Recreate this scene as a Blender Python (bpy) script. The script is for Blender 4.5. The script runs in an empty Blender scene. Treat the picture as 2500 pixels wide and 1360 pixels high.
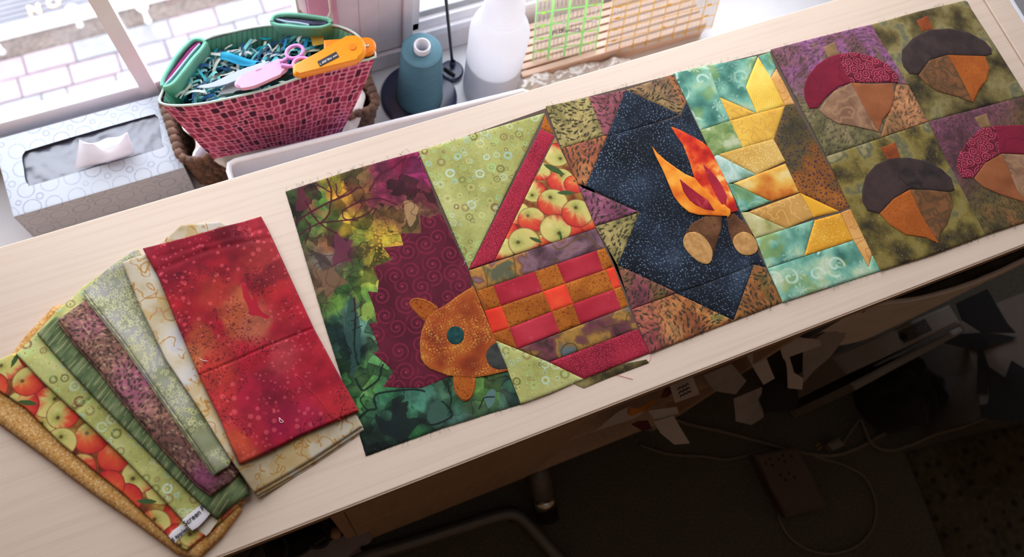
import bpy, bmesh, math, random
import numpy as np
from mathutils import Vector, Matrix
from mathutils.geometry import delaunay_2d_cdt

random.seed(7)
rng = np.random.default_rng(7)
scene = bpy.context.scene
COL = scene.collection

# ------------------------------------------------------------------ camera
# Everything is laid out in millimetres on the table: x along the table, y towards the
# window, z up from the table top.  TABLE is the height of the table top over the floor.
TABLE = 800.0
F_PX, TILT, ROLL, YAW, CAM_H = 2280.97, 0.353042609, 0.350792237, -0.71348738, 991.637714
def _rz(a):
    c, s = math.cos(a), math.sin(a); return np.array([[c, -s, 0], [s, c, 0], [0, 0, 1.0]])
def _rx(a):
    c, s = math.cos(a), math.sin(a); return np.array([[1.0, 0, 0], [0, c, -s], [0, s, c]])
CAM_R = _rz(YAW) @ _rx(TILT) @ _rz(ROLL)
cam_data = bpy.data.cameras.new('camera')
cam = bpy.data.objects.new('camera', cam_data); COL.objects.link(cam)
m4 = np.eye(4); m4[:3, :3] = CAM_R; m4[:3, 3] = (0, 0, (CAM_H + TABLE) / 1000)
cam.matrix_world = Matrix(m4.tolist())
cam_data.sensor_fit = 'HORIZONTAL'; cam_data.sensor_width = 36.0
cam_data.lens = F_PX / 2500 * 36.0
cam_data.clip_start = 0.02; cam_data.clip_end = 100
cam_data.dof.use_dof = True; cam_data.dof.focus_distance = 1.09; cam_data.dof.aperture_fstop = 5.0
scene.camera = cam

# ------------------------------------------------------------------ world, light, exposure
SKY_STRENGTH = 6.4
SKY_COLOR = (0.93, 0.96, 1.0)
world = bpy.data.worlds.new('overcast_sky'); scene.world = world; world.use_nodes = True
_bg = world.node_tree.nodes['Background']
_bg.inputs[0].default_value = (*SKY_COLOR, 1); _bg.inputs[1].default_value = SKY_STRENGTH
scene.view_settings.view_transform = 'Standard'
scene.view_settings.look = 'None'
scene.view_settings.gamma = 1.0
scene.view_settings.use_curve_mapping = False
scene.view_settings.exposure = 0.0
scene.cycles.use_denoising = True
scene.cycles.max_bounces = 10
scene.cycles.diffuse_bounces = 5
scene.cycles.transparent_max_bounces = 16
scene.cycles.caustics_reflective = False
scene.cycles.caustics_refractive = False
scene.cycles.sample_clamp_indirect = 8.0
# window openings (mm): x0, x1, z0, z1 in the wall plane y = WIN_Y
WIN_Y = 815.0
WINDOWS = [(-430.0, 150.0, -300.0, 1400.0), (316.0, 1080.0, -318.0, 1400.0)]
for wx0, wx1, wz0, wz1 in WINDOWS:                       # light portals guide the sky through the panes
    ld = bpy.data.lights.new('daylight_portal', 'AREA'); ld.shape = 'RECTANGLE'
    ld.size = (wx1 - wx0) / 1000; ld.size_y = (wz1 - wz0) / 1000
    ld.cycles.is_portal = True
    lo = bpy.data.objects.new('daylight_portal', ld); COL.objects.link(lo)
    lo.location = ((wx0 + wx1) / 2000, (WIN_Y + 60) / 1000, ((wz0 + wz1) / 2 + TABLE) / 1000)
    lo.rotation_euler = (-math.pi / 2, 0, 0)                  # -Z of the lamp looks into the room (-y)

# ------------------------------------------------------------------ pixel <-> table helpers
def ray(px, py):
    return CAM_R @ np.array([(px - 1250.0) / F_PX, -(py - 680.0) / F_PX, -1.0])
def U(px, py, z=0.0):
    d = ray(px, py); return np.array([0, 0, CAM_H]) + d * ((z - CAM_H) / d[2])
def UY(px, py, y):
    d = ray(px, py); return np.array([0, 0, CAM_H]) + d * (y / d[1])
def UXY(px, py, z=0.0):
    p = U(px, py, z); return (p[0], p[1])
def zoom(x0, y0, s):                                       # a reader for measurements taken in an enlarged crop
    return lambda x, y: (x0 + x / s, y0 + y / s)
def M(p):                                                  # mm, table based -> metres, floor based
    return np.asarray(p, float) * 0.001 + np.array([0, 0, TABLE / 1000])

# ------------------------------------------------------------------ colour and noise (numpy)
def lin(c):
    c = np.clip(np.asarray(c, float), 0, 1)
    return np.where(c <= 0.04045, c / 12.92, ((c + 0.055) / 1.055) ** 2.4)
def rgb(r, g, b): return np.array([r, g, b]) / 255.0
def rgba(r, g, b): return (*[float(v) for v in lin(rgb(r, g, b))], 1.0)
def sst(a, b, x):
    t = np.clip((x - a) / (b - a), 0, 1); return t * t * (3 - 2 * t)
def hash2(i, j, seed):
    n = (i.astype(np.int64) * 374761393 + j.astype(np.int64) * 668265263 + seed * 2147483647) & 0xFFFFFFFF
    n = ((n ^ (n >> 13)) * 1274126177) & 0xFFFFFFFF
    n = ((n ^ (n >> 16)) * 2246822519) & 0xFFFFFFFF
    return ((n ^ (n >> 15)) & 0xFFFFFF) / float(0xFFFFFF)
def vnoise(x, y, seed=0):
    i = np.floor(x); j = np.floor(y); u = x - i; v = y - j
    u = u * u * (3 - 2 * u); v = v * v * (3 - 2 * v)
    a = hash2(i, j, seed); b = hash2(i + 1, j, seed); c = hash2(i, j + 1, seed); d = hash2(i + 1, j + 1, seed)
    return (a * (1 - u) + b * u) * (1 - v) + (c * (1 - u) + d * u) * v
def fbm(x, y, s, octv=4, seed=0):
    r = 0; a = 1; t = 0
    for k in range(octv):
        r = r + a * vnoise(x / s + 17.3 * k, y / s - 9.1 * k, seed + k * 31); t += a; a *= 0.5; s *= 0.5
    return np.clip((r / t - 0.5) * 1.7 + 0.5, 0, 1)
def cells(x, y, s, seed=0, jit=0.8):
    """nearest jittered lattice point: distance, second distance, dx, dy, three hashes"""
    gx = np.floor(x / s); gy = np.floor(y / s)
    best = np.full(x.shape, 1e9); sec = best.copy()
    bx = np.zeros_like(x); by = np.zeros_like(x); bi = np.zeros_like(x); bj = np.zeros_like(x)
    for di in (-1, 0, 1):
        for dj in (-1, 0, 1):
            i = gx + di; j = gy + dj
            dx = x - (i + 0.5 + jit * (hash2(i, j, seed) - 0.5)) * s
            dy = y - (j + 0.5 + jit * (hash2(i, j, seed + 5) - 0.5)) * s
            d = np.hypot(dx, dy); m = d < best
            sec = np.where(m, best, np.minimum(sec, d))
            best = np.where(m, d, best); bx = np.where(m, dx, bx); by = np.where(m, dy, by)
            bi = np.where(m, i, bi); bj = np.where(m, j, bj)
    return best, sec, bx, by, hash2(bi, bj, seed + 11), hash2(bi, bj, seed + 12), hash2(bi, bj, seed + 13)
def iso(f, x, y, lvl=.5, e=.4):
    """distance in mm to the level line of a smooth field: lines of even width"""
    a = f(x, y); gx = (f(x + e, y) - a) / e; gy = (f(x, y + e) - a) / e
    return np.abs(a - lvl) / (np.hypot(gx, gy) + 1e-4)
def dashes(c, x, y, s, seed, col, ang, ln, wd, keep=.8, a=.8, curl=1.2):
    d, _, dx, dy, h1, h2, h3 = cells(x, y, s, seed, .85)
    t = ang + curl * 2 * (fbm(x, y, 30, 2, seed + 3) - .5) + .7 * (h2 - .5)
    u = dx * np.cos(t) + dy * np.sin(t); v = -dx * np.sin(t) + dy * np.cos(t) + .12 * u * u / ln * np.where(h3 > .5, 1, -1)
    q = np.hypot(u / (ln * (.6 + .6 * h3)), v / (wd * (.7 + .5 * h1) * np.clip(1.2 - .5 * u / ln, .3, 2)))
    return mix(c, np.asarray(col) / 255.0, (1 - sst(.7, 1.1, q)) * (h1 < keep) * a)
def flat(x, c): return np.tile(np.asarray(c, float), (len(x), 1))
def mix(a, b, t):
    t = np.asarray(t)[:, None] if np.ndim(t) else t
    return a * (1 - t) + b * t
def ramp(t, stops):
    xs = [s[0] for s in stops]
    return np.stack([np.interp(t, xs, [s[1][k] for s in stops]) for k in range(3)], 1) / 255.0
def paint(x, y, anchors, sig, warp=0.0, ws=14.0, seed=3):
    """dye colours placed at known spots on the cloth, run together like batik"""
    if warp:
        x, y = (x + warp * 2 * (fbm(x, y, ws, 3, seed) - 0.5), y + warp * 2 * (fbm(x, y, ws, 3, seed + 50) - 0.5))
    num = 0; den = 1e-9
    for ax, ay, c in anchors:
        w = 1.0 / (((x - ax) ** 2 + (y - ay) ** 2) / sig ** 2 + 0.05) ** 2.2
        num = num + w[:, None] * np.asarray(c, float)[None]; den = den + w
    return num / np.asarray(den)[:, None] / 255.0
def anchors_from(zm, lst, z=2.0):
    return [(*UXY(*zm(a, b), z), c) for a, b, c in lst]
def in_poly(x, y, poly):
    r = np.zeros(x.shape, bool); n = len(poly)
    for k in range(n):
        x0, y0 = poly[k]; x1, y1 = poly[(k + 1) % n]
        c = ((y0 > y) != (y1 > y))
        with np.errstate(divide='ignore', invalid='ignore'):
            r ^= c & (x < (x1 - x0) * (y - y0) / (y1 - y0) + x0)
    return r
def edge_dist(x, y, poly, closed=True):
    d = np.full(x.shape, 1e9); n = len(poly)
    for k in range(n if closed else n - 1):
        x0, y0 = poly[k]; x1, y1 = poly[(k + 1) % n]
        ex, ey = x1 - x0, y1 - y0; L = ex * ex + ey * ey + 1e-12
        t = np.clip(((x - x0) * ex + (y - y0) * ey) / L, 0, 1)
        d = np.minimum(d, np.hypot(x - x0 - t * ex, y - y0 - t * ey))
    return d
def smooth_poly(pts, n=4, closed=True):
    """Catmull-Rom through the points"""
    P = [np.asarray(p, float) for p in pts]; out = []; N = len(P)
    for k in range(N if closed else N - 1):
        if closed: p0, p1, p2, p3 = P[k - 1], P[k], P[(k + 1) % N], P[(k + 2) % N]
        else: p0, p1, p2, p3 = P[max(k - 1, 0)], P[k], P[k + 1], P[min(k + 2, N - 1)]
        for i in range(n):
            t = i / n
            out.append(0.5 * (2 * p1 + (p2 - p0) * t + (2 * p0 - 5 * p1 + 4 * p2 - p3) * t * t + (3 * p1 - p0 - 3 * p2 + p3) * t ** 3))
    if not closed: out.append(P[-1])
    return out

# ------------------------------------------------------------------ object helpers
def link(name, me, mat=None, parent=None):
    o = bpy.data.objects.new(name, me); COL.objects.link(o)
    if mat is not None: me.materials.append(mat)
    if parent is not None:
        o.parent = parent
        o.matrix_parent_inverse = Matrix.Translation(-parent.location)
    return o
def tag(o, label=None, cat=None, group=None, kind=None):
    if label: o['label'] = label
    if cat: o['category'] = cat
    if group: o['group'] = group
    if kind: o['kind'] = kind
    return o
def thing(name, label, cat, loc=(0, 0, 0), group=None):
    o = bpy.data.objects.new(name, None); COL.objects.link(o)
    o.location = M(loc); o.empty_display_size = 0.02
    return tag(o, label, cat, group)
def mesh_np(name, verts_mm, faces, mat=None, parent=None, cols=None, smooth=True, flat_from=None):
    """faces: (n,3) or (n,4) int array or list of tuples; vertices in table mm"""
    V = M(verts_mm); me = bpy.data.meshes.new(name)
    if isinstance(faces, np.ndarray):
        k = faces.shape[1]; nf = len(faces)
        me.vertices.add(len(V)); me.vertices.foreach_set('co', V.astype(np.float32).ravel())
        me.loops.add(nf * k); me.loops.foreach_set('vertex_index', faces.astype(np.int32).ravel())
        me.polygons.add(nf)
        me.polygons.foreach_set('loop_start', np.arange(0, nf * k, k, dtype=np.int32))
        sm = np.full(nf, bool(smooth))
        if flat_from is not None: sm[flat_from:] = False
        me.polygons.foreach_set('use_smooth', sm)
        me.update(calc_edges=True)
    else:
        me.from_pydata([tuple(v) for v in V], [], [tuple(f) for f in faces])
        me.polygons.foreach_set('use_smooth', np.full(len(me.polygons), bool(smooth)))
        me.update()
    if cols is not None:
        at = me.color_attributes.new('print', 'FLOAT_COLOR', 'POINT')
        c = np.ones((len(V), 4), np.float32); cols = np.asarray(cols, float); g = cols @ np.array([.3, .59, .11]); c[:, :3] = lin(g[:, None] + (cols - g[:, None]) * .92)
        at.data.foreach_set('color', c.ravel())
    return link(name, me, mat, parent)
def bm_obj(name, bm, mat, parent=None, smooth=False):
    bmesh.ops.recalc_face_normals(bm, faces=bm.faces)
    me = bpy.data.meshes.new(name); bm.to_mesh(me); bm.free()
    if smooth: me.polygons.foreach_set('use_smooth', np.ones(len(me.polygons), bool))
    return link(name, me, mat, parent)
def bm_box(bm, x0, x1, y0, y1, z0, z1, bev=0.0):
    vs = [bm.verts.new(M((x, y, z))) for x in (x0, x1) for y in (y0, y1) for z in (z0, z1)]
    q = [(0, 1, 3, 2), (4, 6, 7, 5), (0, 4, 5, 1), (2, 3, 7, 6), (0, 2, 6, 4), (1, 5, 7, 3)]
    fs = [bm.faces.new([vs[i] for i in f]) for f in q]
    if bev:
        es = list({e for f in fs for e in f.edges})
        bmesh.ops.bevel(bm, geom=es, offset=bev / 1000, segments=2, affect='EDGES', profile=0.6)
def box(name, x0, x1, y0, y1, z0, z1, mat, parent=None, bev=0.0):
    bm = bmesh.new(); bm_box(bm, x0, x1, y0, y1, z0, z1, bev); return bm_obj(name, bm, mat, parent)
def prism(name, top, vec, mat, parent=None, bev=0.0, smooth=False):
    """a solid: polygon of 3-D points pushed along vec"""
    bm = bmesh.new(); vec = np.asarray(vec, float)
    a = [bm.verts.new(M(p)) for p in top]; b = [bm.verts.new(M(np.asarray(p) + vec)) for p in top]
    n = len(a); bm.faces.new(a); bm.faces.new(b[::-1])
    for k in range(n): bm.faces.new((a[k], b[k], b[(k + 1) % n], a[(k + 1) % n]))
    if bev:
        es = [e for e in bm.edges if (e.verts[0] in a) == (e.verts[1] in a)]
        bmesh.ops.bevel(bm, geom=es, offset=bev / 1000, segments=3, affect='EDGES')
    o = bm_obj(name, bm, mat, parent, smooth)
    for p in o.data.polygons:
        if len(p.vertices) > 6: p.use_smooth = False
    return o
def bm_tube(bm, pts, r, n=8, closed=False, caps=True):
    P = [np.asarray(p, float) for p in pts]; N = len(P); rings = []
    up = np.array([0.13, 0.27, 0.95])
    for k in range(N):
        if closed: t = P[(k + 1) % N] - P[k - 1]
        else: t = P[min(k + 1, N - 1)] - P[max(k - 1, 0)]
        t = t / (np.linalg.norm(t) + 1e-9)
        a = np.cross(t, up)
        if np.linalg.norm(a) < 1e-3: a = np.cross(t, (1, 0, 0))
        a = a / np.linalg.norm(a); b = np.cross(t, a)
        rr = r[k] if hasattr(r, '__len__') else r
        rings.append([bm.verts.new(M(P[k] + rr * (math.cos(q) * a + math.sin(q) * b))) for q in np.arange(n) * 2 * math.pi / n])
    for k in range(N if closed else N - 1):
        A = rings[k]; B = rings[(k + 1) % N]
        for i in range(n): bm.faces.new((A[i], A[(i + 1) % n], B[(i + 1) % n], B[i]))
    if not closed and caps:
        bm.faces.new(rings[0][::-1]); bm.faces.new(rings[-1])
def tube(name, pts, r, mat, parent=None, n=8, closed=False, sm=4):
    if sm: pts = smooth_poly(pts, sm, closed)
    bm = bmesh.new(); bm_tube(bm, pts, r, n, closed); return bm_obj(name, bm, mat, parent, True)
def bm_lathe(bm, cx, cy, prof, n=40):
    rings = []
    for r, z in prof:
        if r < 1e-6: rings.append([bm.verts.new(M((cx, cy, z)))])
        else: rings.append([bm.verts.new(M((cx + r * math.cos(a), cy + r * math.sin(a), z))) for a in np.arange(n) * 2 * math.pi / n])
    for A, B in zip(rings[:-1], rings[1:]):
        for i in range(n):
            j = (i + 1) % n
            if len(A) == 1 and len(B) > 1: bm.faces.new((A[0], B[i], B[j]))
            elif len(B) == 1 and len(A) > 1: bm.faces.new((A[i], A[j], B[0]))
            elif len(A) > 1: bm.faces.new((A[i], A[j], B[j], B[i]))
def lathe(name, cx, cy, prof, mat, parent=None, n=40, sharp=None):
    bm = bmesh.new(); bm_lathe(bm, cx, cy, prof, n)
    o = bm_obj(name, bm, mat, parent, True)
    if sharp: o.data.set_sharp_from_angle(angle=math.radians(sharp))
    return o

def resample(poly, step):
    out = []; n = len(poly)
    for k in range(n):
        a = np.asarray(poly[k], float); b = np.asarray(poly[(k + 1) % n], float)
        m = max(1, int(round(np.linalg.norm(b - a) / step)))
        out += [a + (b - a) * i / m for i in range(m)]
    return out
def cloth(name, poly, zf, fprint, mat, parent, step=0.75, puff=1.0, pw=1.6, thick=1.4, prof=None, hole=None, wig=0.0):
    """a piece of cloth lying on the table: polygon (table mm), height zf(x,y), dyed by fprint(x,y)"""
    B = resample(poly, step * 1.4)
    if wig: B = [p + rng.normal(0, wig, 2) for p in B]
    B = [np.asarray(p) for p in B]
    bx = np.array([p[0] for p in B]); by = np.array([p[1] for p in B])
    gx, gy = np.meshgrid(np.arange(bx.min(), bx.max(), step), np.arange(by.min(), by.max(), step * 0.87))
    gx = gx + (np.arange(gx.shape[0]) % 2)[:, None] * step * 0.5
    gx = gx.ravel(); gy = gy.ravel(); bp = list(zip(bx, by))
    cp = [tuple(p) for p in poly]
    k = in_poly(gx, gy, cp); gx = gx[k]; gy = gy[k]
    d = edge_dist(gx, gy, cp); k = d > step * (0.45 + wig); gx = gx[k]; gy = gy[k]
    H = None; edges = [(i, (i + 1) % len(B)) for i in range(len(B))]
    pts = [Vector(p) for p in bp]
    if hole is not None:
        H = [tuple(p) for p in resample(hole, step * 1.4)]
        o0 = len(pts); edges += [(o0 + i, o0 + (i + 1) % len(H)) for i in range(len(H))]; pts += [Vector(p) for p in H]
        k = ~in_poly(gx, gy, H) & (edge_dist(gx, gy, H) > step * 0.45); gx = gx[k]; gy = gy[k]
    pts += [Vector((a, b)) for a, b in zip(gx.tolist(), gy.tolist())]
    vo, _, fo, _, _, _ = delaunay_2d_cdt(pts, edges, [], 1, 1e-6)
    V = np.array([(v.x, v.y) for v in vo]); F = np.array(fo, np.int64)
    a, b, c = V[F[:, 0]], V[F[:, 1]], V[F[:, 2]]
    ar = (b[:, 0] - a[:, 0]) * (c[:, 1] - a[:, 1]) - (b[:, 1] - a[:, 1]) * (c[:, 0] - a[:, 0])
    F[ar < 0] = F[ar < 0][:, ::-1]
    if H is not None:
        ce = (a + b + c) / 3; F = F[~in_poly(ce[:, 0], ce[:, 1], H)]
    def height(x, y):
        dd = edge_dist(x, y, cp)
        if prof is not None: return zf(x, y) + prof(dd)
        return zf(x, y) + puff * (1 - np.exp(-dd / pw)) - puff
    z = height(V[:, 0], V[:, 1]); col = fprint(V[:, 0], V[:, 1])
    n0 = len(V); nb = len(B)
    zb = height(bx, by); cb = fprint(bx, by)
    V3 = np.concatenate([np.c_[V, z], np.c_[bx, by, zb], np.c_[bx, by, zb - thick]])
    i = np.arange(nb); j = (i + 1) % nb
    s = 1 if np.sum(bx * np.roll(by, -1) - np.roll(bx, -1) * by) > 0 else -1
    A1 = np.c_[n0 + i, n0 + nb + i, n0 + nb + j]; A2 = np.c_[n0 + i, n0 + nb + j, n0 + j]
    if s < 0: A1 = A1[:, ::-1]; A2 = A2[:, ::-1]
    return mesh_np(name, V3, np.concatenate([F, A1, A2]), mat, parent, np.concatenate([col, cb, cb]), True, len(F))
def grid_patch(name, fpos, nu, nv, mat, parent, fcol=None, smooth=True):
    u, v = np.meshgrid(np.linspace(0, 1, nu), np.linspace(0, 1, nv)); u = u.ravel(); v = v.ravel()
    P = fpos(u, v); i = np.arange((nv - 1) * nu).reshape(nv - 1, nu)[:, :-1].ravel()
    F = np.c_[i, i + 1, i + 1 + nu, i + nu]
    return mesh_np(name, P, F, mat, parent, None if fcol is None else fcol(u, v), smooth)

# ------------------------------------------------------------------ materials
def nmat(name):
    m = bpy.data.materials.new(name); m.use_nodes = True; nt = m.node_tree
    return m, nt, nt.nodes['Principled BSDF'], nt.nodes['Material Output']
def plain(name, c, rough=0.5, metal=0.0, spec=0.5, var=0.06, scale=40.0, bump=0.0, bscale=200.0):
    m, nt, p, out = nmat(name); N = nt.nodes; L = nt.links
    tc = N.new('ShaderNodeTexCoord'); no = N.new('ShaderNodeTexNoise'); no.inputs['Scale'].default_value = scale
    no.inputs['Detail'].default_value = 4
    L.new(tc.outputs['Object'], no.inputs['Vector'])
    cr = N.new('ShaderNodeValToRGB'); a = np.array(rgba(*c))
    cr.color_ramp.elements[0].position = 0.3; cr.color_ramp.elements[1].position = 0.7
    cr.color_ramp.elements[0].color = (*np.clip(a[:3] * (1 - var), 0, 1), 1); cr.color_ramp.elements[1].color = (*np.clip(a[:3] * (1 + var), 0, 1), 1)
    L.new(no.outputs['Fac'], cr.inputs['Fac']); L.new(cr.outputs['Color'], p.inputs['Base Color'])
    p.inputs['Roughness'].default_value = rough; p.inputs['Metallic'].default_value = metal
    p.inputs['Specular IOR Level'].default_value = spec
    if bump:
        n2 = N.new('ShaderNodeTexNoise'); n2.inputs['Scale'].default_value = bscale
        L.new(tc.outputs['Object'], n2.inputs['Vector'])
        b = N.new('ShaderNodeBump'); b.inputs['Strength'].default_value = bump; b.inputs['Distance'].default_value = 0.002
        L.new(n2.outputs['Fac'], b.inputs['Height']); L.new(b.outputs['Normal'], p.inputs['Normal'])
    return m
def printed(name, rough=0.85, spec=0.15, weave=0.25, wscale=420.0, sheen=0.1):
    """dyed surface: the colours of the print with a woven or papery relief"""
    m, nt, p, out = nmat(name); N = nt.nodes; L = nt.links
    at = N.new('ShaderNodeAttribute'); at.attribute_name = 'print'
    tc = N.new('ShaderNodeTexCoord'); no = N.new('ShaderNodeTexNoise'); no.inputs['Scale'].default_value = 900; no.inputs['Detail'].default_value = 2
    L.new(tc.outputs['Object'], no.inputs['Vector'])
    mp = N.new('ShaderNodeMapRange'); mp.inputs[3].default_value = 0.88; mp.inputs[4].default_value = 1.12
    L.new(no.outputs['Fac'], mp.inputs[0])
    mx = N.new('ShaderNodeMix'); mx.data_type = 'RGBA'; mx.blend_type = 'MULTIPLY'; mx.inputs[0].default_value = 1.0
    L.new(at.outputs['Color'], mx.inputs[6]); L.new(mp.outputs[0], mx.inputs[7]); L.new(mx.outputs[2], p.inputs['Base Color'])
    if weave:
        w1 = N.new('ShaderNodeTexWave'); w1.bands_direction = 'X'; w1.inputs['Scale'].default_value = wscale
        w2 = N.new('ShaderNodeTexWave'); w2.bands_direction = 'Y'; w2.inputs['Scale'].default_value = wscale
        ad = N.new('ShaderNodeMath'); ad.operation = 'ADD'
        for w, k in ((w1, 0), (w2, 1)):
            L.new(tc.outputs['Object'], w.inputs['Vector']); L.new(w.outputs['Fac'], ad.inputs[k])
        b = N.new('ShaderNodeBump'); b.inputs['Strength'].default_value = weave; b.inputs['Distance'].default_value = 0.0003
        L.new(ad.outputs[0], b.inputs['Height']); L.new(b.outputs['Normal'], p.inputs['Normal'])
    p.inputs['Roughness'].default_value = rough; p.inputs['Specular IOR Level'].default_value = spec
    p.inputs['Sheen Weight'].default_value = sheen
    return m
def clear(name, c=(255, 255, 255), thru=0.85, gloss=0.08, rough=0.05):
    """thin clear sheet: light passes, a little is mirrored, a little is scattered"""
    m, nt, p, out = nmat(name); N = nt.nodes; L = nt.links
    N.remove(p)
    t = N.new('ShaderNodeBsdfTransparent'); t.inputs[0].default_value = (*np.clip(lin(rgb(*c)) * 0.3 + 0.7, 0, 1), 1)
    g = N.new('ShaderNodeBsdfGlossy'); g.inputs['Roughness'].default_value = rough
    d = N.new('ShaderNodeBsdfDiffuse'); d.inputs[0].default_value = rgba(*c)
    no = N.new('ShaderNodeTexNoise'); no.inputs['Scale'].default_value = 25
    mr = N.new('ShaderNodeMapRange'); mr.inputs[3].default_value = gloss / (1 - thru + 1e-6) * 0.9; mr.inputs[4].default_value = min(1, gloss / (1 - thru + 1e-6) * 1.1)
    L.new(no.outputs['Fac'], mr.inputs[0])
    m1 = N.new('ShaderNodeMixShader'); L.new(mr.outputs[0], m1.inputs[0]); L.new(d.outputs[0], m1.inputs[1]); L.new(g.outputs[0], m1.inputs[2])
    m2 = N.new('ShaderNodeMixShader'); m2.inputs[0].default_value = 1 - thru
    L.new(t.outputs[0], m2.inputs[1]); L.new(m1.outputs[0], m2.inputs[2]); L.new(m2.outputs[0], out.inputs[0])
    return m
def milky(name, c, trans=0.5, rough=0.35):
    """translucent plastic or thin paper: part scatters back, part glows through"""
    m, nt, p, out = nmat(name); N = nt.nodes; L = nt.links
    p.inputs['Base Color'].default_value = rgba(*c); p.inputs['Roughness'].default_value = rough
    no = N.new('ShaderNodeTexNoise'); no.inputs['Scale'].default_value = 60
    cr = N.new('ShaderNodeValToRGB'); a = np.array(rgba(*c))[:3]
    cr.color_ramp.elements[0].color = (*(a * 0.95), 1); cr.color_ramp.elements[1].color = (*np.clip(a * 1.03, 0, 1), 1)
    L.new(no.outputs['Fac'], cr.inputs[0]); L.new(cr.outputs[0], p.inputs['Base Color'])
    t = N.new('ShaderNodeBsdfTranslucent'); t.inputs[0].default_value = rgba(*c)
    mx = N.new('ShaderNodeMixShader'); mx.inputs[0].default_value = trans
    L.new(p.outputs[0], mx.inputs[1]); L.new(t.outputs[0], mx.inputs[2]); L.new(mx.outputs[0], out.inputs[0])
    return m
def maple(name, c0, c1, axis=(1.6, 60, 60), rough=0.42):
    m, nt, p, out = nmat(name); N = nt.nodes; L = nt.links
    tc = N.new('ShaderNodeTexCoord'); mp = N.new('ShaderNodeMapping'); mp.inputs['Scale'].default_value = axis
    L.new(tc.outputs['Object'], mp.inputs['Vector'])
    no = N.new('ShaderNodeTexNoise'); no.inputs['Scale'].default_value = 3.0; no.inputs['Detail'].default_value = 6; no.inputs['Distortion'].default_value = 0.6
    L.new(mp.outputs[0], no.inputs['Vector'])
    m2 = N.new('ShaderNodeMapping'); m2.inputs['Scale'].default_value = (axis[0] * 2.5, axis[1] * 5, axis[2] * 5); L.new(tc.outputs['Object'], m2.inputs['Vector'])
    n2 = N.new('ShaderNodeTexNoise'); n2.inputs['Scale'].default_value = 4.0; n2.inputs['Detail'].default_value = 3; L.new(m2.outputs[0], n2.inputs['Vector'])
    ad = N.new('ShaderNodeMath'); ad.operation = 'MULTIPLY_ADD'; ad.inputs[1].default_value = 0.3
    L.new(n2.outputs['Fac'], ad.inputs[0]); L.new(no.outputs['Fac'], ad.inputs[2])
    cr = N.new('ShaderNodeValToRGB'); cr.color_ramp.elements[0].position = 0.36; cr.color_ramp.elements[1].position = 0.70
    cr.color_ramp.elements[0].color = rgba(*c0); cr.color_ramp.elements[1].color = rgba(*c1)
    L.new(ad.outputs[0], cr.inputs['Fac']); L.new(cr.outputs[0], p.inputs['Base Color'])
    p.inputs['Roughness'].default_value = rough; p.inputs['Specular IOR Level'].default_value = 0.35
    return m

COTTON = printed('printed_cotton')
CARD = printed('printed_card', rough=0.45, spec=0.3, weave=0.0, sheen=0.0)
QUILTED = printed('quilted_cotton', weave=0.3, wscale=300)
MAPLE = maple('maple_laminate', (213, 186, 165), (222, 198, 178))
MAPLE_V = maple('maple_cabinet_front', (186, 152, 126), (204, 172, 146), (28, 28, 1.2))
EDGE = plain('edge_band', (190, 158, 132), 0.5)
WHITE = plain('white_paint', (232, 230, 230), 0.45, var=0.02)
WALLM = plain('warm_wall_paint', (176, 136, 96), 0.9, var=0.03, bump=0.1)
CEILM = plain('ceiling_paint', (178, 168, 154), 0.95, var=0.02)
PLASTIC_W = plain('white_plastic', (226, 226, 232), 0.35, var=0.02)
THREADM = plain('loose_thread', (236, 232, 228), 0.9)
BLACKM = plain('black_cloth', (18, 16, 16), 0.9)
# ================================================================== the setting
def struct(o): o['kind'] = 'structure'; return o
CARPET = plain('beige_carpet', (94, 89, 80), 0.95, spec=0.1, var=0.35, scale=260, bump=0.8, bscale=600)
FLOOR_Z = -TABLE
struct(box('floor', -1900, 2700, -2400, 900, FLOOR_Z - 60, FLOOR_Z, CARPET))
struct(box('ceiling', -1900, 2700, -2400, 900, 1500, 1560, CEILM))
struct(box('wall_left', -1960, -1900, -2400, 900, FLOOR_Z, 1500, WALLM))
struct(box('wall_right', 2700, 2760, -2400, 900, FLOOR_Z, 1500, WALLM))
struct(box('wall_back', -1960, 2760, -2460, -2400, FLOOR_Z, 1500, WALLM))
# window wall: pieces round the two openings
WY0, WY1 = WIN_Y + 12, WIN_Y + 32
SILL_Z = -380.0
bm = bmesh.new()
for a in [(-1900, -430, SILL_Z, 1500), (150, 316, SILL_Z, 1500), (1080, 2700, SILL_Z, 1500), (-430, 150, 1400, 1500), (316, 1080, 1400, 1500),
          (-430, 150, SILL_Z, -346), (316, 1080, SILL_Z, -346), (-1900, 2700, FLOOR_Z, SILL_Z)]:
    bm_box(bm, a[0], a[1], WY0, WY1, a[2], a[3])
struct(bm_obj('wall_front', bm, WALLM))
SILLM = plain('white_sill_paint', (220, 220, 224), 0.5, var=0.04, scale=12)
sill = struct(box('window_sill', -1890, 2690, 507, WIN_Y + 20, SILL_Z - 30, SILL_Z, SILLM, bev=4))
struct(box('wall_low', -1890, 2690, 545, 575, FLOOR_Z, SILL_Z - 30, WALLM))

PANE = clear('window_pane', (240, 246, 255), 0.93, 0.05, 0.01)
FRAMEM = plain('white_window_frame', (246, 244, 250), 0.4, var=0.02)
MULLM = plain('mauve_grey_frame', (234, 228, 232), 0.45, var=0.03)
PINKM = plain('pink_trim_paint', (226, 168, 190), 0.6, var=0.04)
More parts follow.
